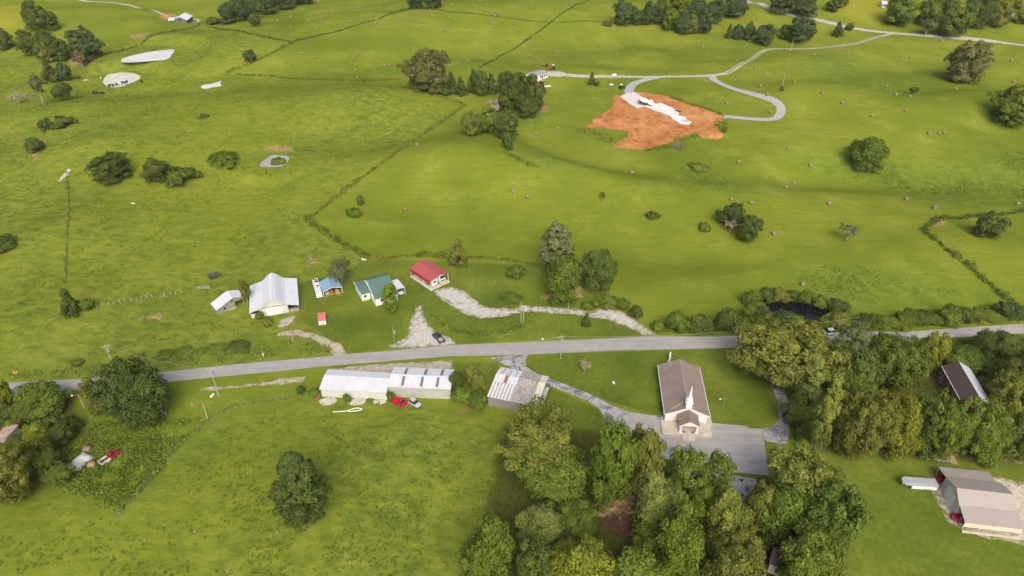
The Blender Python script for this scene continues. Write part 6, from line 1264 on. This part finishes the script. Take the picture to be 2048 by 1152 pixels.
tag(MB().tube(pts, .10, 8).obj('plastic_pipe', WHITEP), 'loop of white plastic pipe lying in the grass by the long shed', 'pipe')
TR = [(266, 407, 'white scrap lying alone in the left pasture', .8), (928, 819, 'white board on the grass below the rusty barn', .9), (1036, 839, 'white sheet lying below the rusty barn trees', 1.0), (1227, 766, 'white slab set in the church lawn', .55), (1085, 678, 'white board on the verge above the road', .5), (10, 492, 'white stones under the left edge bush', 1.3), (1472, 704, 'grey flat stone in the church lawn corner', .8), (1228, 152, 'white and orange tank on the far lane', 1.1), (1223, 171, 'white drum below the far lane', .9), (727, 519, 'white upright panel at the hedge foot behind the blue shed', 1.0), (637, 797, 'rusty brown fuel tank left of the long shed', .85), (425, 793, 'white plastic tank beside the left road pole', .55), (1068, 786, 'green bin right of the rusty barn', .6), (400, 811, 'red barrel lying in the weeds', .45), (190, 886, None, 1)]
for u, v, lab, s in TR:
    if not lab: continue
    p = at(u, v); rng = random.Random(u); m = RUSTC if 'rusty' in lab or 'red' in lab else paint('bin_green', (.05, .12, .06), .6) if 'green' in lab else STEEL if 'grey' in lab else WHITEP; nm = 'tank' if 'tank' in lab or 'drum' in lab or 'barrel' in lab else 'bin' if 'bin' in lab else 'board' if 'board' in lab or 'sheet' in lab or 'scrap' in lab or 'panel' in lab else 'stone'
    q = thing(nm, lab, nm, p, rng.uniform(0, 3))
    if nm == 'tank':
        MB().cyl((-s, 0, s * .55), (s, 0, s * .55), s * .5, n=14).obj('shell', m, q, smooth=False); MB().cyl((0, 0, s * 1.0), (0, 0, s * 1.18), s * .12, n=8).obj('filler_cap', TRIMD, q)
        for x in (-s * .6, s * .6): MB().box(x - .06, -s * .35, 0, x + .06, s * .35, s * .2).obj('cradle', TRIMD, q)
    elif nm == 'bin': MB().frus((-s * .4, -s * .4, s * .4, s * .4, 0), (-s * .5, -s * .5, s * .5, s * .5, s * 1.3)).obj('shell', m, q); MB().box(-s * .55, -s * .55, s * 1.301, s * .55, s * .55, s * 1.4).obj('lid', m, q)
    else: MB().prism([(-s, -s * .3), (s * .2, -s * .5), (s, -s * .1), (s * .6, s * .4), (-s * .7, s * .35)], 'z', 0, .12 if nm == 'board' else s * .4).obj('slab', m, q, bevel=.02)
rng = random.Random(9); WHITESCRAP = [(int(rng.uniform(20, 980)), int(rng.uniform(840, 1140))) for _ in range(22)]
mb = MB()
for u, v in WHITESCRAP:
    p = at(u, v); s = rng.uniform(.04, .10); mb.frus((p.x - s, p.y - s, p.x + s, p.y + s, p.z), (p.x - s * .4, p.y - s * .5, p.x + s * .5, p.y + s * .4, p.z + s))
tag(mb.obj('litter', WHITEP), 'tiny white flowers and litter specks in the near pasture', 'litter', kind='stuff')

# ------------------------------------------------------------------ thin summer haze
hm = bpy.data.materials.new('thin_haze'); hm.use_nodes = True; ht = hm.node_tree; ht.nodes.remove(ht.nodes['Principled BSDF'])
pv = ht.nodes.new('ShaderNodeVolumePrincipled'); pv.inputs['Density'].default_value = 0.00004; pv.inputs['Color'].default_value = (0.86, 0.92, 1.0, 1); pv.inputs['Anisotropy'].default_value = 0.0
ht.links.new(pv.outputs[0], ht.nodes['Material Output'].inputs['Volume'])
zlo = float(tv[:, 2].min()) - 1.5; zhi = max(float(tv[:, 2].max()), CH) + 4
tag(MB().box(-4050, -1550, zlo, 4050, 5050, zhi).obj('haze', hm), 'thin pale summer haze over the valley', 'haze', kind='stuff')
